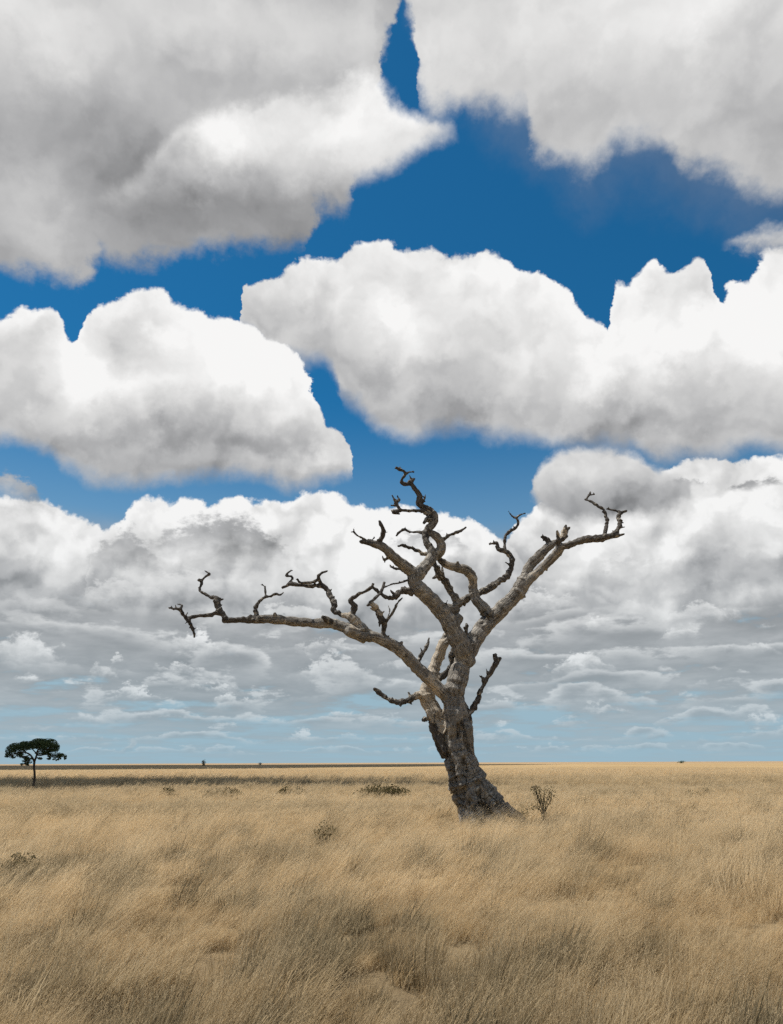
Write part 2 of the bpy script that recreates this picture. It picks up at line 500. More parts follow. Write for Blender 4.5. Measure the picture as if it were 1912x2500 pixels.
def mesh_obj(name, verts, faces, mat=None, parent=None, smooth=True):
    me = bpy.data.meshes.new(name)
    me.from_pydata([tuple(v) for v in verts], [], faces)
    if smooth:
        me.polygons.foreach_set('use_smooth', [True] * len(me.polygons))
    if mat:
        me.materials.append(mat)
    o = bpy.data.objects.new(name, me)
    COL.objects.link(o)
    if parent:
        o.parent = parent
        o.matrix_parent_inverse = parent.matrix_world.inverted()
    return o


def empty(name, loc):
    o = bpy.data.objects.new(name, None)
    o.empty_display_size = 0.3
    COL.objects.link(o)
    o.matrix_world = Matrix.Translation(Vector(loc))
    return o


def material(name):
    m = bpy.data.materials.new(name)
    m.use_nodes = True
    t = m.node_tree
    t.nodes.clear()
    g = NT(t)
    o = g.node('ShaderNodeOutputMaterial')
    return m, g, o


def attr(g, name, out='Fac', kind='GEOMETRY'):
    n = g.node('ShaderNodeAttribute', attribute_name=name, attribute_type=kind)
    return X(g, n.outputs[out])


# ------------------------------------------------------------------ ground
GZ = -0.30            # soil lies this far below the level where the grass hides the foot of things

def ground_h(x, y):
    r = math.hypot(x, y)
    k = min(1.0, max(0.0, (r - 3) / 10)) * min(1.0, 60 / max(r, 1))
    return GZ + k * 0.10 * mnoise.noise((x * 0.09, y * 0.09, 3.3)) + k * 0.05 * mnoise.noise((x * 0.31, y * 0.31, 8.1))


def build_ground():
    radii = [0.0]
    r = 1.0
    while r < 60000:
        radii.append(r)
        r *= 1.045 if r < 200 else 1.25
    nseg = 120
    verts = [(0, 0, GZ)]
    faces = []
    for r in radii[1:]:
        for k in range(nseg):
            a = 2 * math.pi * k / nseg
            x, y = r * math.cos(a), r * math.sin(a)
            verts.append((x, y, ground_h(x, y) if r < 300 else GZ))
    for k in range(nseg):
        faces.append((0, 1 + k, 1 + (k + 1) % nseg))
    for i in range(len(radii) - 2):
        b0, b1 = 1 + i * nseg, 1 + (i + 1) * nseg
        for k in range(nseg):
            k2 = (k + 1) % nseg
            faces.append((b0 + k, b1 + k, b1 + k2, b0 + k2))
    m, g, o = material('dry_savanna_soil')
    geo = g.node('ShaderNodeNewGeometry')
    P = X(g, geo.outputs['Position'])
    px, py, pz = g.sep(P)
    dist = g.vm('LENGTH', P)
    Pf = g.xyz(px * 1.0, py * 0.45, 0.0)
    n1 = g.noise(Pf, 0.012, 7, 0.6)
    n2 = g.noise(P, 0.09, 6, 0.6)
    n3 = g.noise(P, 1.1, 6, 0.65)
    n4 = g.noise(P, 7.0, 4, 0.7)
    # wide drifts of pale and ochre dry grass
    far = g.smooth(25, 70, dist)
    c = g.ramp(n2 * 0.55 + n3 * 0.30 + n4 * 0.15, [(0.28, (0.20, 0.145, 0.078)), (0.46, (0.285, 0.205, 0.11)), (0.60, (0.345, 0.255, 0.14))])
    ochre = g.ramp(n1 * .6 + n2 * .4, [(0.34, (0.245, 0.172, 0.086)), (0.5, (0.305, 0.215, 0.108)), (0.64, (0.35, 0.255, 0.135))])
    c = g.mixc(c, ochre, g.smooth(70, 95, dist + (n2 - .5) * 40))
    # grey-green strip of lower scrubby growth beyond the tree
    s = g.smooth(44, 54, py + (n2 - .5) * 26) * g.smooth(124, 100, py + (n2 - .5) * 30 - px * 0.12)
    scrub = g.ramp(n3, [(0.3, (0.15, 0.115, 0.062)), (0.55, (0.215, 0.165, 0.09)), (0.75, (0.27, 0.21, 0.12))])
    c = g.mixc(c, scrub, s * 0.55)
    s2 = g.smooth(31, 33, py + (n2 - .5) * 8) * g.smooth(40, 37, py + (n2 - .5) * 8) * g.smooth(2, -6, px + (n2 - .5) * 8)
    c = g.mixc(c, (0.19, 0.155, 0.085), s2 * 0.6)
    # bare brown plain right at the horizon
    c = g.mixc(c, (0.25, 0.175, 0.115), g.smooth(500, 1400, dist + (n1 - .5) * 700) * 0.5)
    soil = (0.085, 0.066, 0.042)
    c = g.mixc(soil, c, g.smooth(0.0, 22, dist))
    b = g.node('ShaderNodeBsdfPrincipled')
    g.put(b.inputs['Base Color'], c)
    b.inputs['Roughness'].default_value = 0.95
    b.inputs['Specular IOR Level'].default_value = 0.1
    bump = g.node('ShaderNodeBump')
    bump.inputs['Strength'].default_value = 0.9
    bump.inputs['Distance'].default_value = 0.25
    g.put(bump.inputs['Height'], n3 * 0.6 + n4 * 0.4)
    g.t.links.new(bump.outputs[0], b.inputs['Normal'])
    g.t.links.new(b.outputs[0], o.inputs[0])
    ob = mesh_obj('ground', verts, faces, m)
    tag(ob, 'flat dry savanna plain running out to the horizon', kind='structure')
    return ob


build_ground()


# ------------------------------------------------------------------ cumulus overhead that throw the cloud shadows on the plain
def cloud_material():
    m, g, o = material('cloud_white')
    d = g.node('ShaderNodeBsdfDiffuse')
    tcn = X(g, g.node('ShaderNodeTexCoord').outputs['Object'])
    n = g.noise(tcn, 0.02, 6, 0.6)
    g.put(d.inputs['Color'], g.ramp(n, [(0.3, (0.78, 0.79, 0.81)), (0.7, (0.86, 0.86, 0.86))]))
    t = g.node('ShaderNodeBsdfTranslucent')
    t.inputs['Color'].default_value = (0.85, 0.86, 0.88, 1)
    mx = g.node('ShaderNodeMixShader')
    mx.inputs[0].default_value = 0.25
    g.t.links.new(d.outputs[0], mx.inputs[1])
    g.t.links.new(t.outputs[0], mx.inputs[2])
    g.t.links.new(mx.outputs[0], o.inputs[0])
    return m




def cloud(x0, x1, y0, y1, mat, seed, CLOUD_Z=600.0):
    """a flat-based cumulus whose shadow falls on the ground rectangle given"""
    off = sun_dir * (CLOUD_Z / sun_dir.z)
    cx, cy = (x0 + x1) / 2 + off.x, (y0 + y1) / 2 + off.y
    hx, hy = (x1 - x0) / 2, (y1 - y0) / 2
    bm = bmesh.new()
    bmesh.ops.create_icosphere(bm, subdivisions=5, radius=1.0)
    hz = min(hx, hy) * 0.8
    for v in bm.verts:
        p = v.co
        k = 1 + 0.30 * mnoise.fractal((p.x * hx / hy * 1.2 + seed, p.y * 1.2, p.z * 1.2), 0.9, 2.1, 5)
        # superellipse plan, flat base
        q = (abs(p.x) ** 3 + abs(p.y) ** 3) ** (1 / 3) if abs(p.x) + abs(p.y) > 1e-6 else 1
        rr = math.hypot(p.x, p.y)
        f = k * (rr / q if q > 1e-6 else 1)
        z = p.z * k * (hz if p.z > 0 else hz * 0.12)
        v.co = (p.x * f * hx, p.y * f * hy, z)
    me = bpy.data.meshes.new('cumulus_cloud')
    bm.to_mesh(me)
    bm.free()
    me.materials.append(mat)
    o = bpy.data.objects.new('cumulus_cloud', me)
    o.location = (cx, cy, CLOUD_Z)
    COL.objects.link(o)
    tag(o, 'white flat-based cumulus cloud high over the plain', kind='stuff')
    return o


cm = cloud_material()
cloud(-800, 40, 225, 1150, cm, 1.0, 3000.0)
cloud(-190, -8, 52, 100, cm, 4.0)

# ------------------------------------------------------------------ the dead tree
TREE_Y = float(on_ground(1165, 1992)[1])
Z1 = (380, 1120, 2.8)
Z2 = (840, 1120, 3.36)
Z3 = (1040, 1150, 3.2308)
Z4 = (880, 1480, 3.2308)

# (limb, branch or '', zoom, parent chain index or None, depth change along it in metres, [(x, y, radius) ...])
CH = []


def ch(limb, sub, zoom, parent, dd, pts, d0=None):
    CH.append(dict(limb=limb, sub=sub, z=zoom, parent=parent, dd=dd, pts=pts, d0=d0))
    return len(CH) - 1


T = ch('trunk', '', Z4, None, 0.1, [(1000, 1760, 165), (945, 1640, 140), (888, 1500, 146), (838, 1390, 136), (808, 1290, 122), (772, 1190, 104), (752, 1080, 106), (748, 980, 104), (742, 880, 102), (733, 780, 92), (735, 680, 80), (765, 580, 77), (796, 480, 74), (822, 405, 69)])
ch('trunk', 'root', Z4, T, -0.4, [(930, 1420, 70), (1000, 1490, 80), (1080, 1560, 68), (1150, 1612, 46), (1240, 1660, 28), (1300, 1720, 14)])
ch('trunk', 'root', Z4, T, -0.7, [(960, 1480, 80), (1010, 1570, 75), (1060, 1650, 50), (1100, 1740, 34)])
ch('trunk', 'root', Z4, T, -0.7, [(840, 1480, 60), (830, 1570, 55), (815, 1660, 40), (795, 1740, 28)])
ch('trunk', 'root', Z4, T, -0.95, [(890, 1500, 60), (895, 1590, 55), (910, 1670, 42), (920, 1750, 30)])
ch('trunk', 'root', Z4, T, 0.9, [(900, 1450, 80), (860, 1560, 70), (830, 1650, 50)])
STB = ch('trunk', 'broken_stub', Z4, T, -0.25, [(700, 1170, 52), (635, 1040, 50), (578, 930, 44), (538, 855, 32), (515, 825, 16)])
ch('trunk', 'broken_stub', Z4, STB, -0.1, [(540, 880, 22), (506, 893, 13), (498, 902, 8)])
ch('trunk', '', Z4, T, -0.25, [(845, 1210, 45), (852, 1100, 32), (838, 960, 38), (830, 930, 30)])
ch('trunk', '', Z4, T, 0.0, [(820, 1000, 50), (826, 880, 44), (812, 800, 32), (803, 756, 14)])
# left limb
L = ch('left', '', Z4, T, -1.9, [(735, 790, 66), (690, 725, 58), (650, 686, 52), (590, 620, 50), (520, 550, 50), (440, 478, 48), (370, 400, 49), (290, 330, 47), (200, 280, 44), (100, 238, 44), (0, 222, 44), (-100, 190, 42)])
ch('left', '', Z1, L, -0.6, [(1440, 1222, 43), (1320, 1170, 38), (1230, 1132, 33), (1180, 1124, 35), (1100, 1126, 31), (980, 1116, 31), (850, 1100, 31), (740, 1096, 28), (640, 1102, 24), (560, 1101, 18), (485, 1108, 17), (466, 1118, 10)])
LT = len(CH) - 1
ch('left', 'stub', Z1, LT, -0.3, [(1215, 1132, 26), (1172, 1096, 20), (1143, 1081, 13)])
a = ch('left', 'branch', Z1, LT, 0.6, [(490, 1100, 18), (455, 1056, 22), (425, 1012, 22), (420, 962, 20), (385, 948, 12), (340, 925, 11), (300, 903, 11), (311, 862, 11), (320, 830, 11), (350, 800, 9), (371, 787, 8), (334, 764, 6)])
ch('left', 'branch', Z1, a, -0.1, [(318, 832, 8), (300, 828, 9), (288, 832, 6)])
a = ch('left', 'branch', Z1, a, -0.8, [(440, 1050, 18), (380, 1064, 14), (300, 1071, 14), (240, 1086, 14), (208, 1091, 13), (185, 1060, 11), (165, 1028, 13), (120, 1026, 11), (88, 1017, 6)])
ch('left', 'twig', Z1, a, 0.1, [(168, 1030, 11), (181, 1002, 7), (146, 993, 5)])
ch('left', 'twig', Z1, a, -0.2, [(212, 1088, 13), (235, 1122, 14), (250, 1160, 12), (264, 1200, 9), (266, 1222, 6)])
a = ch('left', 'branch', Z1, LT, 0.4, [(702, 1098, 16), (690, 1062, 15), (684, 1022, 13), (696, 998, 14), (715, 970, 10), (745, 946, 10), (790, 940, 9), (820, 922, 10), (850, 932, 8), (876, 914, 5)])
ch('left', 'twig', Z1, a, 0.1, [(751, 946, 8), (749, 890, 7), (741, 868, 6), (717, 860, 5)])
ch('left', 'branch', Z1, LT, -0.1, [(690, 1092, 14), (655, 1078, 12), (642, 1075, 7)])
LB = ch('left', 'branch', Z1, L, 0.9, [(1440, 1215, 36), (1390, 1142, 33), (1345, 1082, 31), (1282, 1066, 22), (1220, 1040, 18), (1224, 990, 18), (1196, 940, 17), (1170, 890, 16), (1130, 868, 16), (1050, 870, 14), (980, 861, 13), (920, 857, 13), (864, 883, 8)])
a = ch('left', 'twig', Z1, LB, 0.2, [(900, 862, 9), (936, 822, 9), (930, 803, 8), (893, 800, 8), (915, 772, 6), (941, 761, 4)])
ch('left', 'twig', Z1, LB, -0.3, [(1134, 862, 13), (1110, 816, 11), (1128, 786, 9), (1176, 764, 7)])
ch('left', 'twig', Z1, LB, -0.5, [(1112, 826, 11), (1062, 846, 10), (990, 846, 9), (968, 820, 6)])
ch('left', 'branch', Z1, LB, -0.5, [(1340, 1075, 22), (1357, 1012, 21), (1330, 970, 15), (1380, 932, 13), (1450, 896, 11), (1484, 868, 9), (1491, 850, 5)])
LD = ch('left', 'branch', Z1, L, -0.5, [(1575, 1265, 30), (1556, 1190, 18), (1565, 1130, 17), (1540, 1090, 20), (1525, 1050, 22), (1500, 1010, 18), (1470, 990, 13), (1442, 1006, 6)])
ch('left', 'twig', Z1, LD, -0.1, [(1532, 1075, 16), (1533, 1110, 12), (1530, 1148, 5)])
a = ch('left', 'twig', Z2, LD, -0.5, [(342, 1345, 12), (380, 1290, 11), (420, 1220, 10), (450, 1170, 9), (482, 1138, 6)])
ch('left', 'twig', Z2, a, 0.3, [(358, 1315, 8), (374, 1250, 6), (364, 1203, 4)])
ch('left', 'twig', Z2, LD, 0.3, [(215, 1185, 15), (270, 1132, 12), (310, 1082, 12), (334, 1014, 11)])
ch('left', 'twig', Z4, L, 0.6, [(455, 450, 19), (480, 382, 17), (515, 330, 15), (535, 280, 12), (543, 245, 6)])
# middle limb
M = ch('middle', '', Z2, T, -0.7, [(1030, 1690, 60), (985, 1590, 72), (955, 1530, 78), (905, 1425, 72), (850, 1320, 66), (800, 1250, 64), (740, 1180, 62), (665, 1112, 60), (598, 1050, 58), (580, 990, 58), (588, 940, 56)])
M1 = ch('middle', 'branch', Z2, M, -1.0, [(590, 950, 52), (545, 915, 50), (495, 880, 45), (430, 832, 42), (370, 772, 40), (310, 722, 34), (240, 700, 30), (180, 688, 22), (130, 680, 13)])
ch('middle', 'branch', Z2, M1, -0.2, [(295, 705, 24), (300, 670, 19), (318, 620, 18), (324, 580, 17), (300, 530, 14), (288, 502, 9)])
a = ch('middle', 'twig', Z2, M1, -0.3, [(215, 685, 12), (150, 652, 9), (110, 630, 8), (85, 605, 7), (55, 598, 5)])
ch('middle', 'twig', Z2, a, 0.1, [(88, 608, 6), (78, 585, 5), (82, 563, 3)])
ch('middle', 'twig', Z2, M1, 0.2, [(205, 680, 8), (232, 664, 6), (254, 646, 4)])
ch('middle', 'twig', Z2, M1, 0.2, [(385, 800, 14), (345, 822, 12), (325, 825, 9), (315, 795, 5)])
ch('middle', 'twig', Z2, M, 0.3, [(555, 965, 20), (505, 930, 14), (460, 908, 12), (415, 900, 12), (385, 888, 7), (374, 868, 4)])
ch('middle', 'twig', Z2, M, -0.5, [(560, 985, 16), (500, 1005, 10), (440, 1022, 9), (390, 1030, 9), (335, 1055, 8)])
ch('middle', 'branch', Z2, M, -0.6, [(560, 1095, 32), (510, 1080, 30), (470, 1085, 26), (430, 1125, 22), (380, 1142, 22), (335, 1130, 18), (295, 1100, 14), (255, 1068, 12), (226, 1048, 10), (243, 1020, 6)])
M2 = ch('middle', 'branch', Z2, M, 0.5, [(585, 975, 52), (630, 925, 48), (675, 875, 46), (712, 828, 44), (745, 780, 44)])
M3 = ch('middle', 'branch', Z2, M2, 0.2, [(735, 800, 40), (705, 730, 32), (672, 680, 29), (668, 620, 29), (690, 572, 31), (728, 530, 33), (742, 480, 31), (728, 440, 28), (690, 413, 25), (640, 390, 26), (615, 362, 24), (624, 312, 23), (602, 270, 21), (570, 230, 19), (545, 195, 20)])
ch('middle', 'branch', Z2, M2, -0.35, [(760, 790, 42), (795, 745, 40), (795, 690, 36), (765, 645, 34), (720, 610, 30), (690, 585, 26)])
ch('middle', 'twig', Z2, M3, 0.1, [(543, 198, 19), (562, 176, 14), (580, 163, 6)])
a = ch('middle', 'twig', Z2, M3, -0.3, [(545, 210, 16), (492, 207, 16), (469, 182, 14), (488, 150, 12), (508, 120, 11), (478, 96, 12), (424, 72, 13)])
ch('middle', 'twig', Z2, a, 0.2, [(508, 120, 10), (545, 108, 9), (576, 110, 7)])
ch('middle', 'twig', Z2, M3, 0.2, [(636, 365, 14), (660, 327, 9), (669, 293, 5)])
a = ch('middle', 'twig', Z2, M3, -0.5, [(700, 470, 22), (665, 440, 18), (630, 428, 15), (580, 425, 13), (500, 424, 13), (460, 422, 15), (428, 436, 20), (402, 428, 15), (415, 445, 12), (460, 452, 6)])
b = ch('middle', 'twig', Z2, a, 0.1, [(462, 420, 14), (436, 375, 14), (412, 332, 11), (394, 298, 6)])
ch('middle', 'twig', Z2, b, 0.1, [(432, 358, 9), (455, 338, 10), (436, 306, 6)])
ch('middle', 'twig', Z2, b, -0.1, [(430, 388, 8), (383, 382, 7)])
ch('middle', 'twig', Z2, M3, -0.3, [(720, 500, 26), (690, 492, 20), (668, 512, 17), (653, 528, 9)])
ch('middle', 'twig', Z2, M3, 0.3, [(665, 605, 16), (600, 600, 11), (540, 599, 11), (500, 581, 12), (460, 596, 11), (427, 636, 8)])
ch('middle', 'twig', Z2, M2, -0.2, [(790, 690, 22), (812, 662, 18), (870, 626, 14), (930, 604, 14), (970, 585, 11), (1003, 560, 7)])
ch('middle', 'stub', Z2, M, -0.1, [(815, 1240, 24), (828, 1200, 18), (826, 1186, 11)])
# right limb
R = ch('right', '', Z2, T, 0.9, [(1000, 1680, 60), (1025, 1575, 72), (1065, 1500, 70), (1110, 1425, 68), (1165, 1350, 68), (1230, 1285, 64), (1310, 1212, 60), (1390, 1140, 58), (1450, 1060, 57), (1478, 985, 55)])
RU = ch('right', 'branch', Z3, R, 0.3, [(735, 930, 52), (775, 850, 42), (820, 752, 38), (880, 682, 36), (940, 622, 34), (990, 582, 32), (1032, 560, 24), (1080, 540, 18), (1118, 512, 10)])
ch('right', 'branch', Z3, RU, 0.1, [(1050, 552, 20), (1080, 515, 25), (1092, 482, 24), (1112, 460, 16), (1138, 443, 8)])
ch('right', 'stub', Z3, RU, -0.1, [(990, 585, 26), (960, 545, 20), (935, 525, 14), (907, 519, 8)])
RL = ch('right', 'branch', Z3, R, -0.7, [(740, 950, 50), (800, 868, 38), (860, 818, 35), (930, 752, 32), (990, 692, 32), (1038, 642, 34), (1062, 602, 30), (1120, 586, 26), (1190, 561, 26), (1250, 541, 28), (1320, 536, 28), (1390, 526, 26), (1450, 512, 24), (1505, 512, 16), (1566, 496, 7)])
ch('right', 'twig', Z3, RL, -0.2, [(1048, 610, 22), (1045, 565, 17), (1041, 520, 14), (1036, 468, 9)])
a = ch('right', 'twig', Z3, RL, 0.4, [(1470, 508, 22), (1510, 475, 18), (1530, 420, 17), (1520, 370, 17), (1534, 332, 15), (1584, 312, 8)])
ch('right', 'twig', Z3, a, 0.1, [(1530, 326, 13), (1490, 310, 10), (1426, 299, 9)])
ch('right', 'twig', Z3, a, 0.0, [(1528, 415, 14), (1546, 410, 8), (1565, 409, 5)])
a = ch('right', 'twig', Z3, RL, 0.6, [(1405, 520, 18), (1410, 490, 14), (1421, 440, 14), (1430, 400, 15), (1416, 350, 12), (1405, 305, 12), (1360, 280, 11), (1310, 245, 10), (1249, 220, 7)])
a = ch('right', 'twig', Z3, a, 0.1, [(1268, 222, 8), (1290, 186, 7), (1297, 165, 6)])
ch('right', 'twig', Z3, a, 0.1, [(1290, 190, 6), (1330, 184, 5)])
SL = ch('right', 'branch', Z2, R, -0.5, [(1215, 1310, 54), (1175, 1265, 50), (1130, 1210, 44), (1080, 1150, 39), (1060, 1080, 35), (1060, 1020, 35), (1048, 960, 40), (1000, 912, 40), (930, 892, 34), (860, 876, 32), (800, 838, 28), (780, 815, 20)])
ch('right', 'stub', Z2, R, -0.5, [(1200, 1300, 44), (1178, 1285, 34), (1168, 1278, 28)])
# pale limb behind
P = ch('pale', '', Z4, T, 0.7, [(660, 960, 60), (605, 880, 56), (565, 800, 60), (530, 730, 62), (520, 670, 52), (548, 600, 44), (570, 540, 46), (588, 470, 43), (620, 390, 43), (650, 310, 42), (688, 240, 38), (740, 160, 40), (780, 80, 42)])
PB = ch('pale', 'branch', Z2, P, 0.9, [(800, 1310, 40), (855, 1245, 44), (905, 1222, 40), (950, 1182, 36), (1000, 1150, 30), (1060, 1122, 27), (1130, 1092, 28), (1200, 1060, 28), (1270, 1010, 28), (1338, 960, 25), (1370, 890, 21), (1379, 820, 20), (1350, 775, 18), (1300, 755, 18), (1264, 738, 19), (1254, 697, 15), (1230, 693, 11), (1192, 698, 9)])
a = ch('pale', 'twig', Z2, PB, 0.3, [(1320, 755, 16), (1318, 690, 13), (1320, 650, 12), (1350, 600, 13), (1400, 572, 13), (1430, 532, 11), (1415, 490, 10), (1380, 470, 8), (1348, 427, 5)])
ch('pale', 'twig', Z2, a, 0.1, [(1413, 486, 9), (1445, 460, 8), (1488, 447, 5)])
ch('pale', 'twig', Z2, PB, -0.1, [(1372, 885, 10), (1342, 860, 7), (1316, 849, 4)])
ch('pale', 'branch', Z2, PB, -0.5, [(930, 1200, 38), (890, 1112, 29), (840, 1030, 29), (790, 950, 29), (735, 860, 28), (700, 798, 18), (640, 775, 18), (580, 745, 17), (520, 720, 15), (480, 710, 14), (440, 717, 10)])
ch('pale', 'branch', Z4, P, -0.6, [(530, 705, 36), (490, 698, 29), (430, 712, 26), (380, 740, 22), (320, 756, 21), (260, 750, 19), (200, 716, 18), (150, 682, 18), (105, 648, 11)])
a = ch('pale', 'branch', Z4, P, -0.35, [(590, 580, 30), (650, 550, 24), (698, 502, 22), (728, 445, 21), (716, 390, 23), (735, 330, 16), (790, 280, 17), (825, 216, 19), (841, 165, 16), (836, 135, 9)])
ch('pale', 'twig', Z4, a, -0.1, [(835, 190, 10), (814, 165, 10)])
# thin dark branch on the right of the trunk
Q = ch('thin', '', Z4, T, -0.2, [(825, 890, 36), (850, 845, 30), (892, 800, 25), (930, 730, 22), (960, 650, 20), (1000, 570, 20), (1036, 508, 18), (1060, 470, 24), (1076, 430, 20), (1058, 392, 16), (1074, 376, 10)])
ch('thin', 'twig', Z4, Q, 0.1, [(1066, 458, 20), (1095, 420, 15), (1112, 408, 7)])
ch('thin', 'twig', Z4, Q, -0.1, [(980, 605, 15), (962, 570, 11), (957, 548, 6)])

FWD = Vector(ray(IW / 2, IH / 2))


def catmull(P, n):
    """P: k x m control values -> dense samples"""
    P = np.asarray(P, float)
    E = np.vstack([2 * P[0] - P[1], P, 2 * P[-1] - P[-2]])
    outp = []
    for i in range(len(P) - 1):
        p0, p1, p2, p3 = E[i:i + 4]
        for t in np.linspace(0, 1, n, endpoint=False):
            outp.append(0.5 * (2 * p1 + (p2 - p0) * t + (2 * p0 - 5 * p1 + 4 * p2 - p3) * t * t + (3 * p1 - p0 - 3 * p2 + p3) * t ** 3))
    outp.append(P[-1])
    return np.array(outp)


def resolve_chains(CH, base_y):
    """traced points -> 3D centre lines with radius; every branch starts at its parent's depth and leans its own way"""
    for k, c in enumerate(CH):
        ox, oy, sc = c['z']
        src = np.array([(ox + x / sc, oy + y / sc, r / sc) for x, y, r in c['pts']])
        src = catmull(src, 4)
        src[:, 2] = np.maximum(src[:, 2], 1.2)
        if c['parent'] is None:
            d0 = 0.0
        else:
            pp = CH[c['parent']]
            j = np.argmin(((pp['src'][:, :2] - src[0, :2]) ** 2).sum(1))
            d0 = pp['dep'][j]
        seg = np.r_[0, np.cumsum(np.linalg.norm(np.diff(src[:, :2], axis=0), axis=1))]
        t = seg / seg[-1]
        wob = np.array([mnoise.noise((k * 3.7, s * 0.012, 0.5)) for s in seg]) - mnoise.noise((k * 3.7, 0, 0.5))
        dep = d0 + c['dd'] * t + wob * 0.25 * min(1.0, seg[-1] / 60)
        pos, rad = [], []
        for (x, y, r), d in zip(src, dep):
            p = at_depth(x, y, base_y + d)
            pos.append(p)
            rad.append(r * (Vector(p) - Vector((0, 0, CAM_H))).dot(FWD) / FPX)
        c['src'], c['dep'], c['pos'], c['rad'] = src, dep, np.array(pos), np.array(rad)


def tube(verts, faces, pos, rad, nseg=12, rough=0.0, seed=0.0):
    b = len(verts)
    n = len(pos)
    tan = np.gradient(pos, axis=0)
    tan /= np.linalg.norm(tan, axis=1)[:, None] + 1e-9
    up = np.array([0.3, 1.0, 0.2])
    for i in range(n):
        u = up - tan[i] * up.dot(tan[i])
        u /= np.linalg.norm(u) + 1e-9
        v = np.cross(tan[i], u)
        up = u
        for k in range(nseg):
            a = 2 * math.pi * k / nseg
            d = u * math.cos(a) + v * math.sin(a)
            r = rad[i]
            if rough:
                q = pos[i] + d * r
                r *= 1 + rough * mnoise.noise((q[0] * 2.2 / (r + .1) * .3 + seed, q[1] * 2.2 / (r + .1) * .3, q[2] * 2.2 / (r + .1) * .3))
            verts.append(tuple(pos[i] + d * r))
    for i in range(n - 1):
        for k in range(nseg):
            k2 = (k + 1) % nseg
            faces.append((b + i * nseg + k, b + i * nseg + k2, b + (i + 1) * nseg + k2, b + (i + 1) * nseg + k))
    c0, c1 = len(verts), len(verts) + 1
    verts.append(tuple(pos[0] - tan[0] * rad[0] * 0.5))
    verts.append(tuple(pos[-1] + tan[-1] * rad[-1] * 0.6))
    e = b + (n - 1) * nseg
    for k in range(nseg):
        k2 = (k + 1) % nseg
        faces.append((c0, b + k2, b + k))
        faces.append((c1, e + k, e + k2))


def bark_material():
    m, g, o = material('weathered_bark')
    grain = attr(g, 'grain', 'Vector')
    pale = attr(g, 'pale')
    thin = attr(g, 'thin')
    P = X(g, g.node('ShaderNodeNewGeometry').outputs['Position'])
    s1 = g.noise(grain, 1.0, 7, 0.65)
    s2 = g.noise(grain, 4.0, 6, 0.7)
    blot = g.noise(P, 1.6, 6, 0.62)
    spots = g.noise(P, 9.0, 5, 0.6)
    c = g.ramp(s1 * 0.45 + s2 * 0.35 + blot * 0.20, [(0.34, (0.055, 0.049, 0.043)), (0.44, (0.160, 0.147, 0.129)), (0.54, (0.245, 0.226, 0.199)), (0.64, (0.43, 0.40, 0.355))])
    ck = g.noise(grain, 1.5, 3, 0.5)
    crack = g.smooth(0.030, 0.006, g.m('ABSOLUTE', ck - 0.5)) * g.smooth(0.42, 0.55, g.noise(P, 2.3, 3, 0.5))
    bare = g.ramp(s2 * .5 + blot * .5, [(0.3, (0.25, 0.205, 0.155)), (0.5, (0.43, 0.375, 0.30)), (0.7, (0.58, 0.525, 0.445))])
    dark = g.ramp(s2, [(0.38, (0.032, 0.029, 0.027)), (0.6, (0.125, 0.112, 0.098))])
    lich = g.ramp(spots, [(0.4, (0.26, 0.24, 0.20)), (0.65, (0.52, 0.48, 0.41))])
    c = g.mixc(c, dark, g.smooth(0.35, 0.65, thin + (blot - 0.5) * 0.9))
    c = g.mixc(c, lich, g.smooth(0.535, 0.58, spots * 0.5 + blot * 0.3 + s2 * 0.2) * g.mixf(0.55, 0.7, thin))
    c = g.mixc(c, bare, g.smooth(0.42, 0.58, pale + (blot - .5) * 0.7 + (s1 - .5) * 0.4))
    c = g.mixc(c, (0.030, 0.025, 0.021), crack * 0.45)
    b = g.node('ShaderNodeBsdfPrincipled')
    g.put(b.inputs['Base Color'], c)
    b.inputs['Roughness'].default_value = 0.88
    b.inputs['Specular IOR Level'].default_value = 0.25
    bump = g.node('ShaderNodeBump')
    bump.inputs['Strength'].default_value = 0.9
    bump.inputs['Distance'].default_value = 0.09
    g.put(bump.inputs['Height'], s1 * 0.75 + s2 * 0.22 + spots * 0.05 - crack * 0.8)
    g.t.links.new(bump.outputs[0], b.inputs['Normal'])
    g.t.links.new(b.outputs[0], o.inputs[0])
    return m


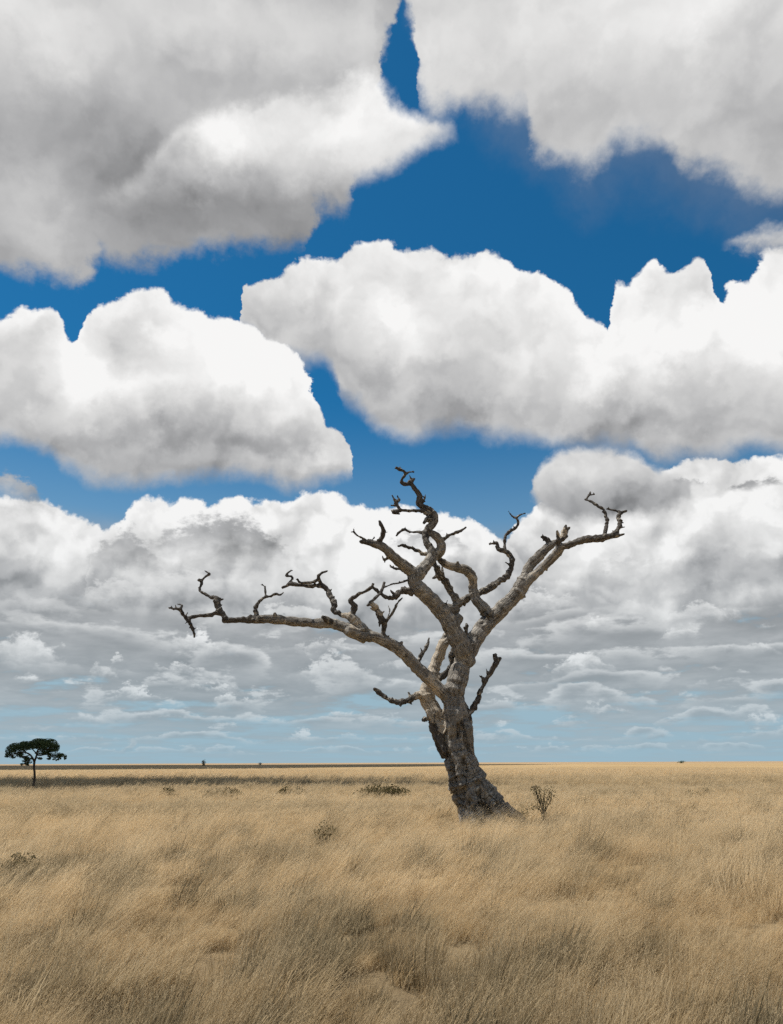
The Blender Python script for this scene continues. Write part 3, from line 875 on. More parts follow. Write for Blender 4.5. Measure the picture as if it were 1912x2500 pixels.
def build_dead_tree():
    resolve_chains(CH, TREE_Y)
    verts, faces = [], []
    for k, c in enumerate(CH):
        small = c['rad'].mean() < 0.12
        rr = random.Random(900 + k)
        pos, rad = c['pos'].copy(), c['rad'].copy()
        j = np.array([[rr.gauss(0, 1) for _ in range(3)] for _ in pos]) * (rad * (0.15 if small else 0.045))[:, None]
        j[0] = 0
        pos = pos + j
        rad = rad * np.array([1 + rr.gauss(0, .13 if small else .05) for _ in rad])
        tube(verts, faces, pos, rad * 1.02, 10 if small else 16, 0.22 if small else 0.10, k * 7.1)
        # snapped-off spurs and knots
        if c['limb'] != 'trunk':
            for i in range(2, len(pos) - 1):
                if rr.random() < (.20 if small else .13):
                    t_ = pos[i] - pos[i - 1]
                    t_ /= np.linalg.norm(t_) + 1e-9
                    d = np.array([rr.gauss(0, 1), rr.gauss(0, 1), rr.gauss(.3, 1)])
                    d -= t_ * d.dot(t_)
                    d = d / (np.linalg.norm(d) + 1e-9) + t_ * rr.uniform(-.2, .9)
                    ln = rr.uniform(1.3, 2.4 if small else 1.7) * rad[i]
                    w = min(rad[i] * .42, .07) * rr.uniform(.7, 1.2)
                    w = max(w, .028)
                    q = [pos[i], pos[i] + d * ln * .6, pos[i] + d * ln * (.95 if small else .8) + np.array([0, 0, rr.uniform(-.02, .05)])]
                    tube(verts, faces, np.array(q), np.array([w * 1.3, w, w * .6]), 7, .2, i)
    me = bpy.data.meshes.new('tmp')
    me.from_pydata(verts, [], faces)
    ob = bpy.data.objects.new('tmp', me)
    COL.objects.link(ob)
    mod = ob.modifiers.new('r', 'REMESH')
    mod.mode = 'VOXEL'
    mod.voxel_size = 0.026
    mod.adaptivity = 0
    sm = ob.modifiers.new('s', 'SMOOTH')
    sm.factor = 0.5
    sm.iterations = 2
    dg = bpy.context.evaluated_depsgraph_get()
    ev = ob.evaluated_get(dg).to_mesh()
    nv, nf = len(ev.vertices), len(ev.polygons)
    co = np.empty(nv * 3, np.float32); ev.vertices.foreach_get('co', co); co = co.reshape(-1, 3).astype(float)
    no = np.empty(nv * 3, np.float32); ev.vertices.foreach_get('normal', no); no = no.reshape(-1, 3).astype(float)
    lv = np.empty(len(ev.loops), np.int32); ev.loops.foreach_get('vertex_index', lv)
    quads = lv.reshape(-1, 4) if len(lv) == nf * 4 else None
    ob.evaluated_get(dg).to_mesh_clear()
    bpy.data.objects.remove(ob)
    bpy.data.meshes.remove(me)

    # nearest centre line of every vertex
    best = np.full(nv, 1e9); own = np.zeros(nv, int); srad = np.zeros(nv); perp = np.zeros((nv, 3)); along = np.zeros(nv)
    for k, c in enumerate(CH):
        p, r = c['pos'], c['rad']
        lo, hi = p.min(0) - r.max() * 2.2, p.max(0) + r.max() * 2.2
        idx = np.nonzero(((co > lo) & (co < hi)).all(1))[0]
        if not len(idx):
            continue
        q = co[idx]
        s0 = 0.0
        for i in range(len(p) - 1):
            ab = p[i + 1] - p[i]
            ll = ab.dot(ab) + 1e-12
            t = np.clip(((q - p[i]) @ ab) / ll, 0, 1)
            cpt = p[i] + t[:, None] * ab
            rr = r[i] + (r[i + 1] - r[i]) * t
            dv = q - cpt
            d = np.linalg.norm(dv, axis=1) - rr
            w = d < best[idx] - 1e-6
            ii = idx[w]
            best[ii] = d[w]; own[ii] = k; srad[ii] = rr[w]; perp[ii] = dv[w]
            along[ii] = s0 + t[w] * math.sqrt(ll)
            s0 += math.sqrt(ll)

    # bark relief: furrows along the grain, knots, hollows
    is_trunk = np.array([CH[k]['limb'] == 'trunk' for k in own])
    seed = own * 5.3
    grain = np.c_[perp * (3.8 / np.sqrt(np.maximum(srad, .05)))[:, None] + seed[:, None] * np.array([1, .3, .7]), ]
    grain[:, 2] += along * 0.7
    tw = np.zeros(nv)
    HOL = [  # dark clefts and hollows: a line (px, py) to (px, py), half width px, depth
        (1133, 1852, 1131, 1900, 5, .16), (1143, 1870, 1140, 1925, 4, .12), (1131, 1925, 1124, 1955, 4, .09), (1098, 1868, 1102, 1890, 5, .12),
        (1165, 1912, 1158, 1945, 4, .10), (1178, 1950, 1192, 1972, 13, .20), (1168, 1975, 1186, 1985, 10, .18), (1100, 1806, 1116, 1800, 4, .07),
        (1122, 1812, 1119, 1770, 4, .10), (1128, 1762, 1121, 1795, 4, .09), (1070, 1755, 1079, 1775, 7, .12), (1188, 1502, 1198, 1506, 7, .20),
        (1117, 1730, 1122, 1690, 3, .05), (1085, 1535, 1088, 1552, 3, .07), (1053, 1585, 1057, 1597, 4, .04), (1088, 1842, 1090, 1858, 4, .06), (1108, 1905, 1112, 1940, 3, .05)]
    rel = co - np.array([0, 0, CAM_H])
    rn = rel / np.linalg.norm(rel, axis=1)[:, None]
    front = (no * rn).sum(1) < 0.1
    loc = rel @ _R                                   # seen from the side the photograph was taken from
    fx, fy = IW / 2 + FPX * loc[:, 0] / -loc[:, 2], IH / 2 - FPX * loc[:, 1] / -loc[:, 2]
    jag = np.array([mnoise.noise((p[0] * 5, p[1] * 5, p[2] * 5)) for p in co])
    for x0, y0, x1, y1, hw, dep in HOL:
        ab = np.array([x1 - x0, y1 - y0], float)
        t = np.clip(((fx - x0) * ab[0] + (fy - y0) * ab[1]) / ab.dot(ab), 0, 1)
        dd = np.hypot(fx - x0 - t * ab[0], fy - y0 - t * ab[1]) * (1 + 0.9 * jag)
        f = np.exp(-(dd / (hw * 1.35)) ** 2) * front
        tw -= f * dep * 1.5
    nz = mnoise.noise
    for i in range(nv):
        g = grain[i]
        r = srad[i]
        a = nz((g[0] * .55, g[1] * .55, g[2] * .55))
        if is_trunk[i]:
            p = co[i]
            b = 1 - abs(nz((g[0] * 0.34 + 9 + p[2] * .25, g[1] * 0.34, g[2] * .34 + p[2] * .12))) * 2.6
            b2 = nz((p[0] * 2.6, p[1] * 2.6, p[2] * 1.5))
            low = min(1.0, max(0.0, (4.4 - p[2]) / 1.5))
            tw[i] += (0.15 * b - 0.085) * low + 0.022 * b2 * low + 0.020 * a
            tw[i] += 0.012 * nz((p[0] * 7, p[1] * 7, p[2] * 4)) * low
        else:
            b = nz((co[i][0] * 3.2, co[i][1] * 3.2, co[i][2] * 3.2))
            tw[i] += r * (0.13 * a + 0.08 * b) * (1.0 if r > .12 else 1.5)
            if r < 0.14:
                tw[i] += 0.22 * r * nz((co[i][0] * 8, co[i][1] * 8, co[i][2] * 8))
    co2 = co + no * tw[:, None]
    # attributes
    thin = np.clip((0.20 - srad) / 0.12, 0, 1)
    thin[np.isin(own, [k for k, c in enumerate(CH) if c['sub'] == 'broken_stub'])] = 1.0
    thinlimb = np.isin(own, [k for k, c in enumerate(CH) if c['limb'] == 'thin'])
    thin[thinlimb] = np.maximum(thin[thinlimb], 0.75)
    pale = np.zeros(nv)
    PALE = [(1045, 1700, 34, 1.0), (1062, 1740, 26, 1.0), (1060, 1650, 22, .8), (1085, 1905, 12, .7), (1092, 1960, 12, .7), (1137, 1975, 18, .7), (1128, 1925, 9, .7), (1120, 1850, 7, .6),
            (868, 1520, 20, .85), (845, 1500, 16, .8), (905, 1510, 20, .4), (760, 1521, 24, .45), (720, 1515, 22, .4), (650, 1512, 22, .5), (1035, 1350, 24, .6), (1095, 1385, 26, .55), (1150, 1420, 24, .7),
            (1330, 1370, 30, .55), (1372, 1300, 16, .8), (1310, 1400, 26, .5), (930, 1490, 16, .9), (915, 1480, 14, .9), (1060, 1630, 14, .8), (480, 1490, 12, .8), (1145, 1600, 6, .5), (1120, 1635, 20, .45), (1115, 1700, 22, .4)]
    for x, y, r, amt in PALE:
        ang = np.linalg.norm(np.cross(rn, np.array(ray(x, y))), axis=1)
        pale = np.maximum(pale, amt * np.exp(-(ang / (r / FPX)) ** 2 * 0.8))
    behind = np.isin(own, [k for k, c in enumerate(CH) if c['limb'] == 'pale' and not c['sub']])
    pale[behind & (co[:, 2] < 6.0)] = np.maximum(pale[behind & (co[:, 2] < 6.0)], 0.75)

    # split into the trunk, the limbs and their branches
    root = empty('dead_tree', (CH[0]['pos'][1][0], TREE_Y, 0.0))
    tag(root, 'large bare dead tree with a thick twisted trunk standing alone in the dry grass', 'tree')
    bm = bark_material()
    fo = own[quads]
    fown = np.where((fo[:, 0] == fo[:, 1]) | (fo[:, 0] == fo[:, 2]), fo[:, 0], np.where(fo[:, 2] == fo[:, 3], fo[:, 2], fo[:, 1]))
    # a stray scrap of one part's faces goes to the part around it
    limb_of = np.array([k for k in range(len(CH))])
    for k, c in enumerate(CH):
        if c['sub']:
            continue
        limb_of[k] = min(j for j, d in enumerate(CH) if d['limb'] == c['limb'] and not d['sub'])
    pid = limb_of[fown]
    par = list(range(nf))

    def find(i):
        while par[i] != i:
            par[i] = par[par[i]]
            i = par[i]
        return i
    edge = {}
    ql = quads.tolist()
    pl = pid.tolist()
    nb = []
    for i, q in enumerate(ql):
        for a_, b_ in ((q[0], q[1]), (q[1], q[2]), (q[2], q[3]), (q[3], q[0])):
            e = (a_, b_) if a_ < b_ else (b_, a_)
            j = edge.pop(e, None)
            if j is None:
                edge[e] = i
            elif pl[i] == pl[j]:
                x_, y_ = find(i), find(j)
                if x_ != y_:
                    par[x_] = y_
            else:
                nb.append((i, j))
    comp = np.array([find(i) for i in range(nf)])
    size = np.bincount(comp, minlength=nf)
    biggest = {}
    for r_ in np.unique(comp):
        p_ = pl[r_]
        if p_ not in biggest or size[r_] > size[biggest[p_]]:
            biggest[p_] = r_
    vote = {}
    for i, j in nb:
        for a_, b_ in ((i, j), (j, i)):
            ca = comp[a_]
            if biggest[pl[a_]] != ca:
                vote.setdefault(ca, {}).setdefault(int(fown[b_]), 0)
                vote[ca][int(fown[b_])] += 1
    for ca, v_ in vote.items():
        fown[comp == ca] = max(v_, key=v_.get)
    # full-mesh normals, so that the joints between parts do not show
    tmp = bpy.data.meshes.new('tmp2')
    tmp.from_pydata(co2, [], quads.tolist())
    fn = np.empty(nv * 3, np.float32); tmp.vertices.foreach_get('normal', fn); fn = fn.reshape(-1, 3)
    bpy.data.meshes.remove(tmp)
    LIMB = {'trunk': ('trunk', None), 'left': ('limb', 'long bent limb reaching level to the left'), 'middle': ('limb', 'central limb with a twisted top'),
            'right': ('limb', 'forked limb rising to the right'), 'pale': ('limb', 'pale bare limb behind the trunk'), 'thin': ('limb', 'thin dark branch with a clawed tip')}
    body = {}

    def part(keys, name, parent, label):
        sel = np.isin(fown, keys)
        q = quads[sel]
        if not len(q):
            return None
        used, inv = np.unique(q, return_inverse=True)
        o = mesh_obj(name, co2[used], inv.reshape(-1, 4).tolist(), bm, parent)
        me = o.data
        me.normals_split_custom_set_from_vertices([tuple(v) for v in fn[used]])
        at = me.attributes.new('grain', 'FLOAT_VECTOR', 'POINT'); at.data.foreach_set('vector', grain[used].astype(np.float32).ravel())
        for nm, arr in (('pale', pale), ('thin', thin)):
            at = me.attributes.new(nm, 'FLOAT', 'POINT'); at.data.foreach_set('value', arr[used].astype(np.float32))
        if label:
            o['label'] = label
        return o

    for limb, (nm, lab) in LIMB.items():
        body[limb] = part([k for k, c in enumerate(CH) if c['limb'] == limb and not c['sub']], nm, root, lab)
    for k, c in enumerate(CH):
        if c['sub']:
            part([k], c['sub'], body[c['limb']], None)
    return root


dead_tree = build_dead_tree()


# ------------------------------------------------------------------ dry grass
def grass_material():
    m, g, o = material('dry_grass_blades')
    tint = attr(g, 'tint', 'Fac', 'INSTANCER')
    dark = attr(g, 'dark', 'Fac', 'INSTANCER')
    bl = attr(g, 'blade')          # 0..1 random per blade
    hd = attr(g, 'head')           # seed heads
    c = g.ramp(tint * 0.5 + bl * 0.5, [(0.0, (0.27, 0.188, 0.098)), (0.28, (0.43, 0.315, 0.172)), (0.52, (0.57, 0.432, 0.255)), (0.78, (0.69, 0.56, 0.37)), (1.0, (0.77, 0.66, 0.47))])
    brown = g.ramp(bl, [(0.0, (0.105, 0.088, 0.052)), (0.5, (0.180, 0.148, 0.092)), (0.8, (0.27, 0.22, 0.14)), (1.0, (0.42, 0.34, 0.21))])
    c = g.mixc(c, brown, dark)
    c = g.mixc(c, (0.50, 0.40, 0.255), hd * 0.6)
    d = g.node('ShaderNodeBsdfDiffuse')
    g.put(d.inputs['Color'], c)
    t = g.node('ShaderNodeBsdfTranslucent')
    g.put(t.inputs['Color'], c)
    mx = g.node('ShaderNodeMixShader')
    mx.inputs[0].default_value = 0.48
    g.t.links.new(d.outputs[0], mx.inputs[1])
    g.t.links.new(t.outputs[0], mx.inputs[2])
    g.t.links.new(mx.outputs[0], o.inputs[0])
    return m


GM = grass_material()


def grass_tuft(name, seed, nblade, height, spread, nhead, width, lean, hscale=1.0):
    wd = 0.0028 * hscale
    r = random.Random(seed)
    v, f, bl, hd = [], [], [], []

    def strip(base, az, h, w, bend, droop, val, head):
        segs = 4
        ca, sa = math.cos(az), math.sin(az)
        # blades bow over with the wind, which blows towards +x
        dxn, dyn = ca * bend * 0.55 + lean * (0.6 + bend), sa * bend * 0.55
        b0 = len(v)
        wx, wy = -sa, ca
        for i in range(segs + 1):
            t = i / segs
            x = base[0] + dxn * h * (t ** 1.6)
            y = base[1] + dyn * h * (t ** 1.6)
            z = h * (t - droop * t * t * 0.45) - 0.03
            ww = w * (1 - 0.85 * t) if not head else w * (1.0 if t < .7 else 1.0)
            v.append((x - wx * ww, y - wy * ww, z)); v.append((x + wx * ww, y + wy * ww, z))
            bl.extend((val, val)); hd.extend((0.0, 0.0))
        for i in range(segs):
            f.append((b0 + 2 * i, b0 + 2 * i + 1, b0 + 2 * i + 3, b0 + 2 * i + 2))
        return (x, y, z), (dxn, dyn)

    for k in range(nblade):
        a = r.uniform(0, 2 * math.pi)
        rad = spread * math.sqrt(r.random())
        h = height * r.uniform(0.45, 1.05)
        strip((rad * math.cos(a), rad * math.sin(a)), a + r.uniform(-.7, .7), h, width * r.uniform(.6, 1.3), r.uniform(.15, .9), r.uniform(.2, .9), r.random(), False)
    for k in range(nhead):
        a = r.uniform(0, 2 * math.pi)
        rad = spread * math.sqrt(r.random())
        h = height * r.uniform(1.05, 1.45)
        val = r.uniform(.5, 1)
        tip, (lx, ly) = strip((rad * math.cos(a), rad * math.sin(a)), a, h, width * .45, r.uniform(.1, .5), r.uniform(.1, .4), val, False)
        # feathery seed head along the last part of the stalk
        n = 8
        for q in range(n):
            t = q / n
            px_ = tip[0] - lx * h * 0.36 * t
            py_ = tip[1] - ly * h * 0.36 * t
            pz_ = tip[2] - h * 0.16 * t
            s = r.uniform(.012, .028) * hscale
            an = r.uniform(0, 6.28)
            ex, ey, ez = lx * .5 + .5 * math.cos(an), .5 * math.sin(an), .75
            b0 = len(v)
            v.extend([(px_, py_, pz_), (px_ + s * ex - wd * ey, py_ + s * ey + wd * ex, pz_ + s * ez), (px_ + s * ex + wd * ey, py_ + s * ey - wd * ex, pz_ + s * ez)])
            bl.extend((val,) * 3); hd.extend((1.0,) * 3)
            f.append((b0, b0 + 1, b0 + 2))
    me = bpy.data.meshes.new(name)
    me.from_pydata(v, [], f)
    for nm, arr in (('blade', bl), ('head', hd)):
        at = me.attributes.new(nm, 'FLOAT', 'POINT')
        at.data.foreach_set('value', np.array(arr, np.float32))
    me.materials.append(GM)
    return bpy.data.objects.new(name, me)


tufts = bpy.data.collections.new('grass_tufts')       # sources only, not linked to the scene
#        blades height spread heads width lean
SPEC = [(75, .34, .20, 7, .0040, .45), (65, .42, .16, 12, .0040, .62), (85, .28, .22, 4, .0042, .12), (60, .48, .18, 15, .0040, .78), (80, .34, .18, 3, .0042, .2), (55, .40, .13, 20, .0040, .85), (30, .66, .16, 18, .0046, 1.0), (120, .34, .24, 14, .0054, .10), (140, .42, .22, 18, .0050, .34)]
for i, sp in enumerate(SPEC):
    tufts.objects.link(grass_tuft('tuft_%d' % i, 40 + i, *sp))
FARSPEC = [(60, .30, .34, 12, .009, .5), (70, .25, .42, 6, .010, .42), (50, .36, .30, 16, .008, .65)]
for i, sp in enumerate(FARSPEC):
    tufts.objects.link(grass_tuft('tuft_%d' % (9 + i), 80 + i, *sp, hscale=2.2))

# patches of darker, brown grass with withered heads (px, py, half width px, half height px, strength)
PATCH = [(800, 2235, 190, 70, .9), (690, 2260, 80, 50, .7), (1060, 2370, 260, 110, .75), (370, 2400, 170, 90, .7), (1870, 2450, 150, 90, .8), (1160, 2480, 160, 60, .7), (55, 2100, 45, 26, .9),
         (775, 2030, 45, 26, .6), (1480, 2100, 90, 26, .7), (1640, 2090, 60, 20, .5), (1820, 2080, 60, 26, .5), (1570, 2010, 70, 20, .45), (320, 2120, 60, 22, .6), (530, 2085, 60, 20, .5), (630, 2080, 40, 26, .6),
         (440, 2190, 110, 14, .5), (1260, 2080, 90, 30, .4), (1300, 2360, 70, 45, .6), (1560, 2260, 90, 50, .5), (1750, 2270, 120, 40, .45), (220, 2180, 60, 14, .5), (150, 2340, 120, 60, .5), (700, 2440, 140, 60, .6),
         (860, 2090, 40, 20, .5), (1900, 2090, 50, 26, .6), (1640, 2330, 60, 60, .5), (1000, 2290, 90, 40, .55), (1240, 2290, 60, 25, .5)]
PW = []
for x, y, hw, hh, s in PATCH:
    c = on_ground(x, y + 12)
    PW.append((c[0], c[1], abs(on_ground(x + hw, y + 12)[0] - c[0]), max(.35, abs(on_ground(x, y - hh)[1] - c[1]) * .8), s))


def scatter_grass():
    bands = [(2.2, 12, 54, 0.80), (12, 26, 28, 0.98), (26, 62, 8.5, 1.0), (62, 220, 1.1, 1.35)]
    P = []
    half = math.radians(41)
    for bi, (r0, r1, den, sc) in enumerate(bands):
        n = int(half * (r1 * r1 - r0 * r0) * den)
        r = np.sqrt(rng.uniform(r0 * r0, r1 * r1, n))
        a = rng.uniform(-half, half, n)
        x, y = r * np.sin(a), r * np.cos(a)
        for i in range(n):
            X_, Y_ = x[i], y[i]
            big = mnoise.noise((X_ * .10, Y_ * .10, 1.7))
            mid = mnoise.noise((X_ * .45, Y_ * .45, 5.1))
            sm = mnoise.noise((X_ * 1.3, Y_ * 1.3, 9.4))
            s2 = mnoise.noise((X_ * 2.7, Y_ * 2.2, 2.2))
            clump = max(0.0, min(1.0, .5 + sm * .75 + s2 * .55))
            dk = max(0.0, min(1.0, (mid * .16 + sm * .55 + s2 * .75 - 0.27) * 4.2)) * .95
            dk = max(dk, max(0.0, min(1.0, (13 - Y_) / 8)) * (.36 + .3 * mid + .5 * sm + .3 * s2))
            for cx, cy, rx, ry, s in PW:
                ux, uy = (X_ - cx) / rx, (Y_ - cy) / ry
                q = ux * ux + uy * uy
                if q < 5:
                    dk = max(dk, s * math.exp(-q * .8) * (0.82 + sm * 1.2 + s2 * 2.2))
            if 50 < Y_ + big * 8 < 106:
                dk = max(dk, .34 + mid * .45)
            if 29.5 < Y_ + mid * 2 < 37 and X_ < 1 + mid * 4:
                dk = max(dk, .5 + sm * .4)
            if Y_ > 106:
                dk *= .25
            if dk < .3 and clump < rng.uniform(.0, .42):
                continue                                   # thin spots
            d_trunk = math.hypot(X_ - TREE_X, (Y_ - TREE_Y + .1))
            if d_trunk < 1.0:
                continue
            near_t = 0.72 + .28 * min(1.0, max(0.0, (math.hypot((X_ - TREE_X - .3) / 1.2, (Y_ - TREE_Y + 1.6)) - 1.8) / 1.6))
            h = sc * (0.50 + .30 * mid + .85 * clump + .12 * rng.standard_normal() + 0.15 * dk)
            h *= near_t
            var = rng.integers(0, 6) if bi < 2 else rng.integers(9, 12)
            if bi < 2:
                q = rng.random()
                if dk > .40:
                    if q < .42:
                        var = 7 + int(q < .21)
                        h = max(h, .62) * rng.uniform(.85, 1.2)
                    else:
                        h *= .55
                elif q < .09 and dk < .3:
                    var = 6
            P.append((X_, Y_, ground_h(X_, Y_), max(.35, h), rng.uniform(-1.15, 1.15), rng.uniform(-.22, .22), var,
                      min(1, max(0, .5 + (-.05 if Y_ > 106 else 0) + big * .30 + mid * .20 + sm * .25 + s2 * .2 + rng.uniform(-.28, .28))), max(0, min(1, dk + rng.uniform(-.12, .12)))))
    A = np.array(P, np.float32)
    me = bpy.data.meshes.new('dry_grass')
    me.from_pydata(A[:, :3].tolist(), [], [])
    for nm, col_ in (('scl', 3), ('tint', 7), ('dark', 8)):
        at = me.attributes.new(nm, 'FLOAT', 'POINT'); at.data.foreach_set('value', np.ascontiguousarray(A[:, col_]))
    at = me.attributes.new('variant', 'INT', 'POINT'); at.data.foreach_set('value', A[:, 6].astype(np.int32))
    at = me.attributes.new('rot', 'FLOAT_VECTOR', 'POINT'); at.data.foreach_set('vector', np.ascontiguousarray(np.c_[A[:, 5], A[:, 5] * .5, A[:, 4]]).ravel())
    o = bpy.data.objects.new('dry_grass', me)
    COL.objects.link(o)
    tag(o, 'tall straw-coloured grass bent by the wind and covering the plain', kind='stuff')
    t = bpy.data.node_groups.new('grass_scatter', 'GeometryNodeTree')
    t.interface.new_socket('Geometry', in_out='INPUT', socket_type='NodeSocketGeometry')
    t.interface.new_socket('Geometry', in_out='OUTPUT', socket_type='NodeSocketGeometry')
    N = t.nodes.new
    gi, go = N('NodeGroupInput'), N('NodeGroupOutput')
    ci = N('GeometryNodeCollectionInfo')
    ci.inputs['Collection'].default_value = tufts
    ci.inputs['Separate Children'].default_value = True
    ci.inputs['Reset Children'].default_value = True
    ip = N('GeometryNodeInstanceOnPoints')
    ip.inputs['Pick Instance'].default_value = True

    def named(nm, ty):
        n = N('GeometryNodeInputNamedAttribute')
        n.data_type = ty
        n.inputs['Name'].default_value = nm
        return n.outputs['Attribute']
    lk = t.links.new
    lk(gi.outputs[0], ip.inputs['Points'])
    lk(ci.outputs[0], ip.inputs['Instance'])
    lk(named('variant', 'INT'), ip.inputs['Instance Index'])
    er = N('FunctionNodeEulerToRotation')
    lk(named('rot', 'FLOAT_VECTOR'), er.inputs[0])
    lk(er.outputs[0], ip.inputs['Rotation'])
    lk(named('scl', 'FLOAT'), ip.inputs['Scale'])
    lk(ip.outputs[0], go.inputs[0])
    md = o.modifiers.new('scatter', 'NODES')
    md.node_group = t
    print('grass tufts', len(A))
    return o


TREE_X = float(at_depth(1165, 1990, TREE_Y)[0])
scatter_grass()


# ------------------------------------------------------------------ leaves, shrubs, other trees
def leaf_material(name, stops):
    m, g, o = material(name)
    lf = attr(g, 'leaf')
    P = X(g, g.node('ShaderNodeNewGeometry').outputs['Position'])
    c = g.ramp(lf * .7 + g.noise(P, 1.3, 3, .5) * .3, stops)
    d = g.node('ShaderNodeBsdfDiffuse')
    g.put(d.inputs['Color'], c)
    t = g.node('ShaderNodeBsdfTranslucent')
    g.put(t.inputs['Color'], c)
    mx = g.node('ShaderNodeMixShader')
    mx.inputs[0].default_value = 0.35
    g.t.links.new(d.outputs[0], mx.inputs[1])
    g.t.links.new(t.outputs[0], mx.inputs[2])
    g.t.links.new(mx.outputs[0], o.inputs[0])
    return m


def wood_material(name, a, b):
    m, g, o = material(name)
    P = X(g, g.node('ShaderNodeNewGeometry').outputs['Position'])
    n = g.noise(P, 6.0, 5, 0.65)
    d = g.node('ShaderNodeBsdfPrincipled')
    g.put(d.inputs['Base Color'], g.ramp(n, [(0.35, a), (0.65, b)]))
    d.inputs['Roughness'].default_value = 0.9
    bump = g.node('ShaderNodeBump')
    bump.inputs['Strength'].default_value = 0.6
    bump.inputs['Distance'].default_value = 0.03
    g.put(bump.inputs['Height'], n)
    g.t.links.new(bump.outputs[0], d.inputs['Normal'])
    g.t.links.new(d.outputs[0], o.inputs[0])
    return m


ACACIA_LEAF = leaf_material('acacia_leaves', [(0.2, (0.034, 0.054, 0.026)), (0.5, (0.060, 0.088, 0.042)), (0.8, (0.095, 0.125, 0.060))])
OLIVE_LEAF = leaf_material('olive_brown_leaves', [(0.2, (0.085, 0.075, 0.032)), (0.5, (0.145, 0.122, 0.058)), (0.85, (0.22, 0.18, 0.095))])
SCRUB_LEAF = leaf_material('scrub_leaves', [(0.2, (0.060, 0.051, 0.023)), (0.5, (0.105, 0.088, 0.042)), (0.85, (0.17, 0.14, 0.075))])
DARK_WOOD = wood_material('dark_wood', (0.030, 0.022, 0.017), (0.085, 0.062, 0.045))
STEM_WOOD = wood_material('stem_wood', (0.05, 0.038, 0.022), (0.12, 0.09, 0.055))


def leaf_cards(pts, size, seed):
    """small bent leaf faces at the given points"""
    r = random.Random(seed)
    v, f, a = [], [], []
    for p in pts:
        s = size * r.uniform(.5, 1.3)
        n = Vector((r.gauss(0, 1), r.gauss(0, 1), r.gauss(0.4, .8))).normalized()
        u = n.orthogonal().normalized()
        u.rotate(Matrix.Rotation(r.uniform(0, 6.28), 3, n))
        w = n.cross(u)
        b = len(v)
        p = Vector(p)
        v.extend([p - u * s, p + w * s * .45, p + u * s + n * s * .3, p - w * s * .45])
        f.append((b, b + 1, b + 2, b + 3))
        a.extend([r.random()] * 4)
    return v, f, a


def leaves_obj(name, pts, size, seed, mat, parent):
    v, f, a = leaf_cards(pts, size, seed)
    o = mesh_obj(name, v, f, mat, parent, smooth=False)
    at = o.data.attributes.new('leaf', 'FLOAT', 'POINT')
    at.data.foreach_set('value', np.array(a, np.float32))
    return o


def wood_obj(name, chains, mat, parent, nseg=7, seed=0):
    v, f = [], []
    for i, (pos, rad) in enumerate(chains):
        tube(v, f, np.array(pos, float), np.array(rad, float), nseg, .15, seed + i * 3.3)
    return mesh_obj(name, v, f, mat, parent)


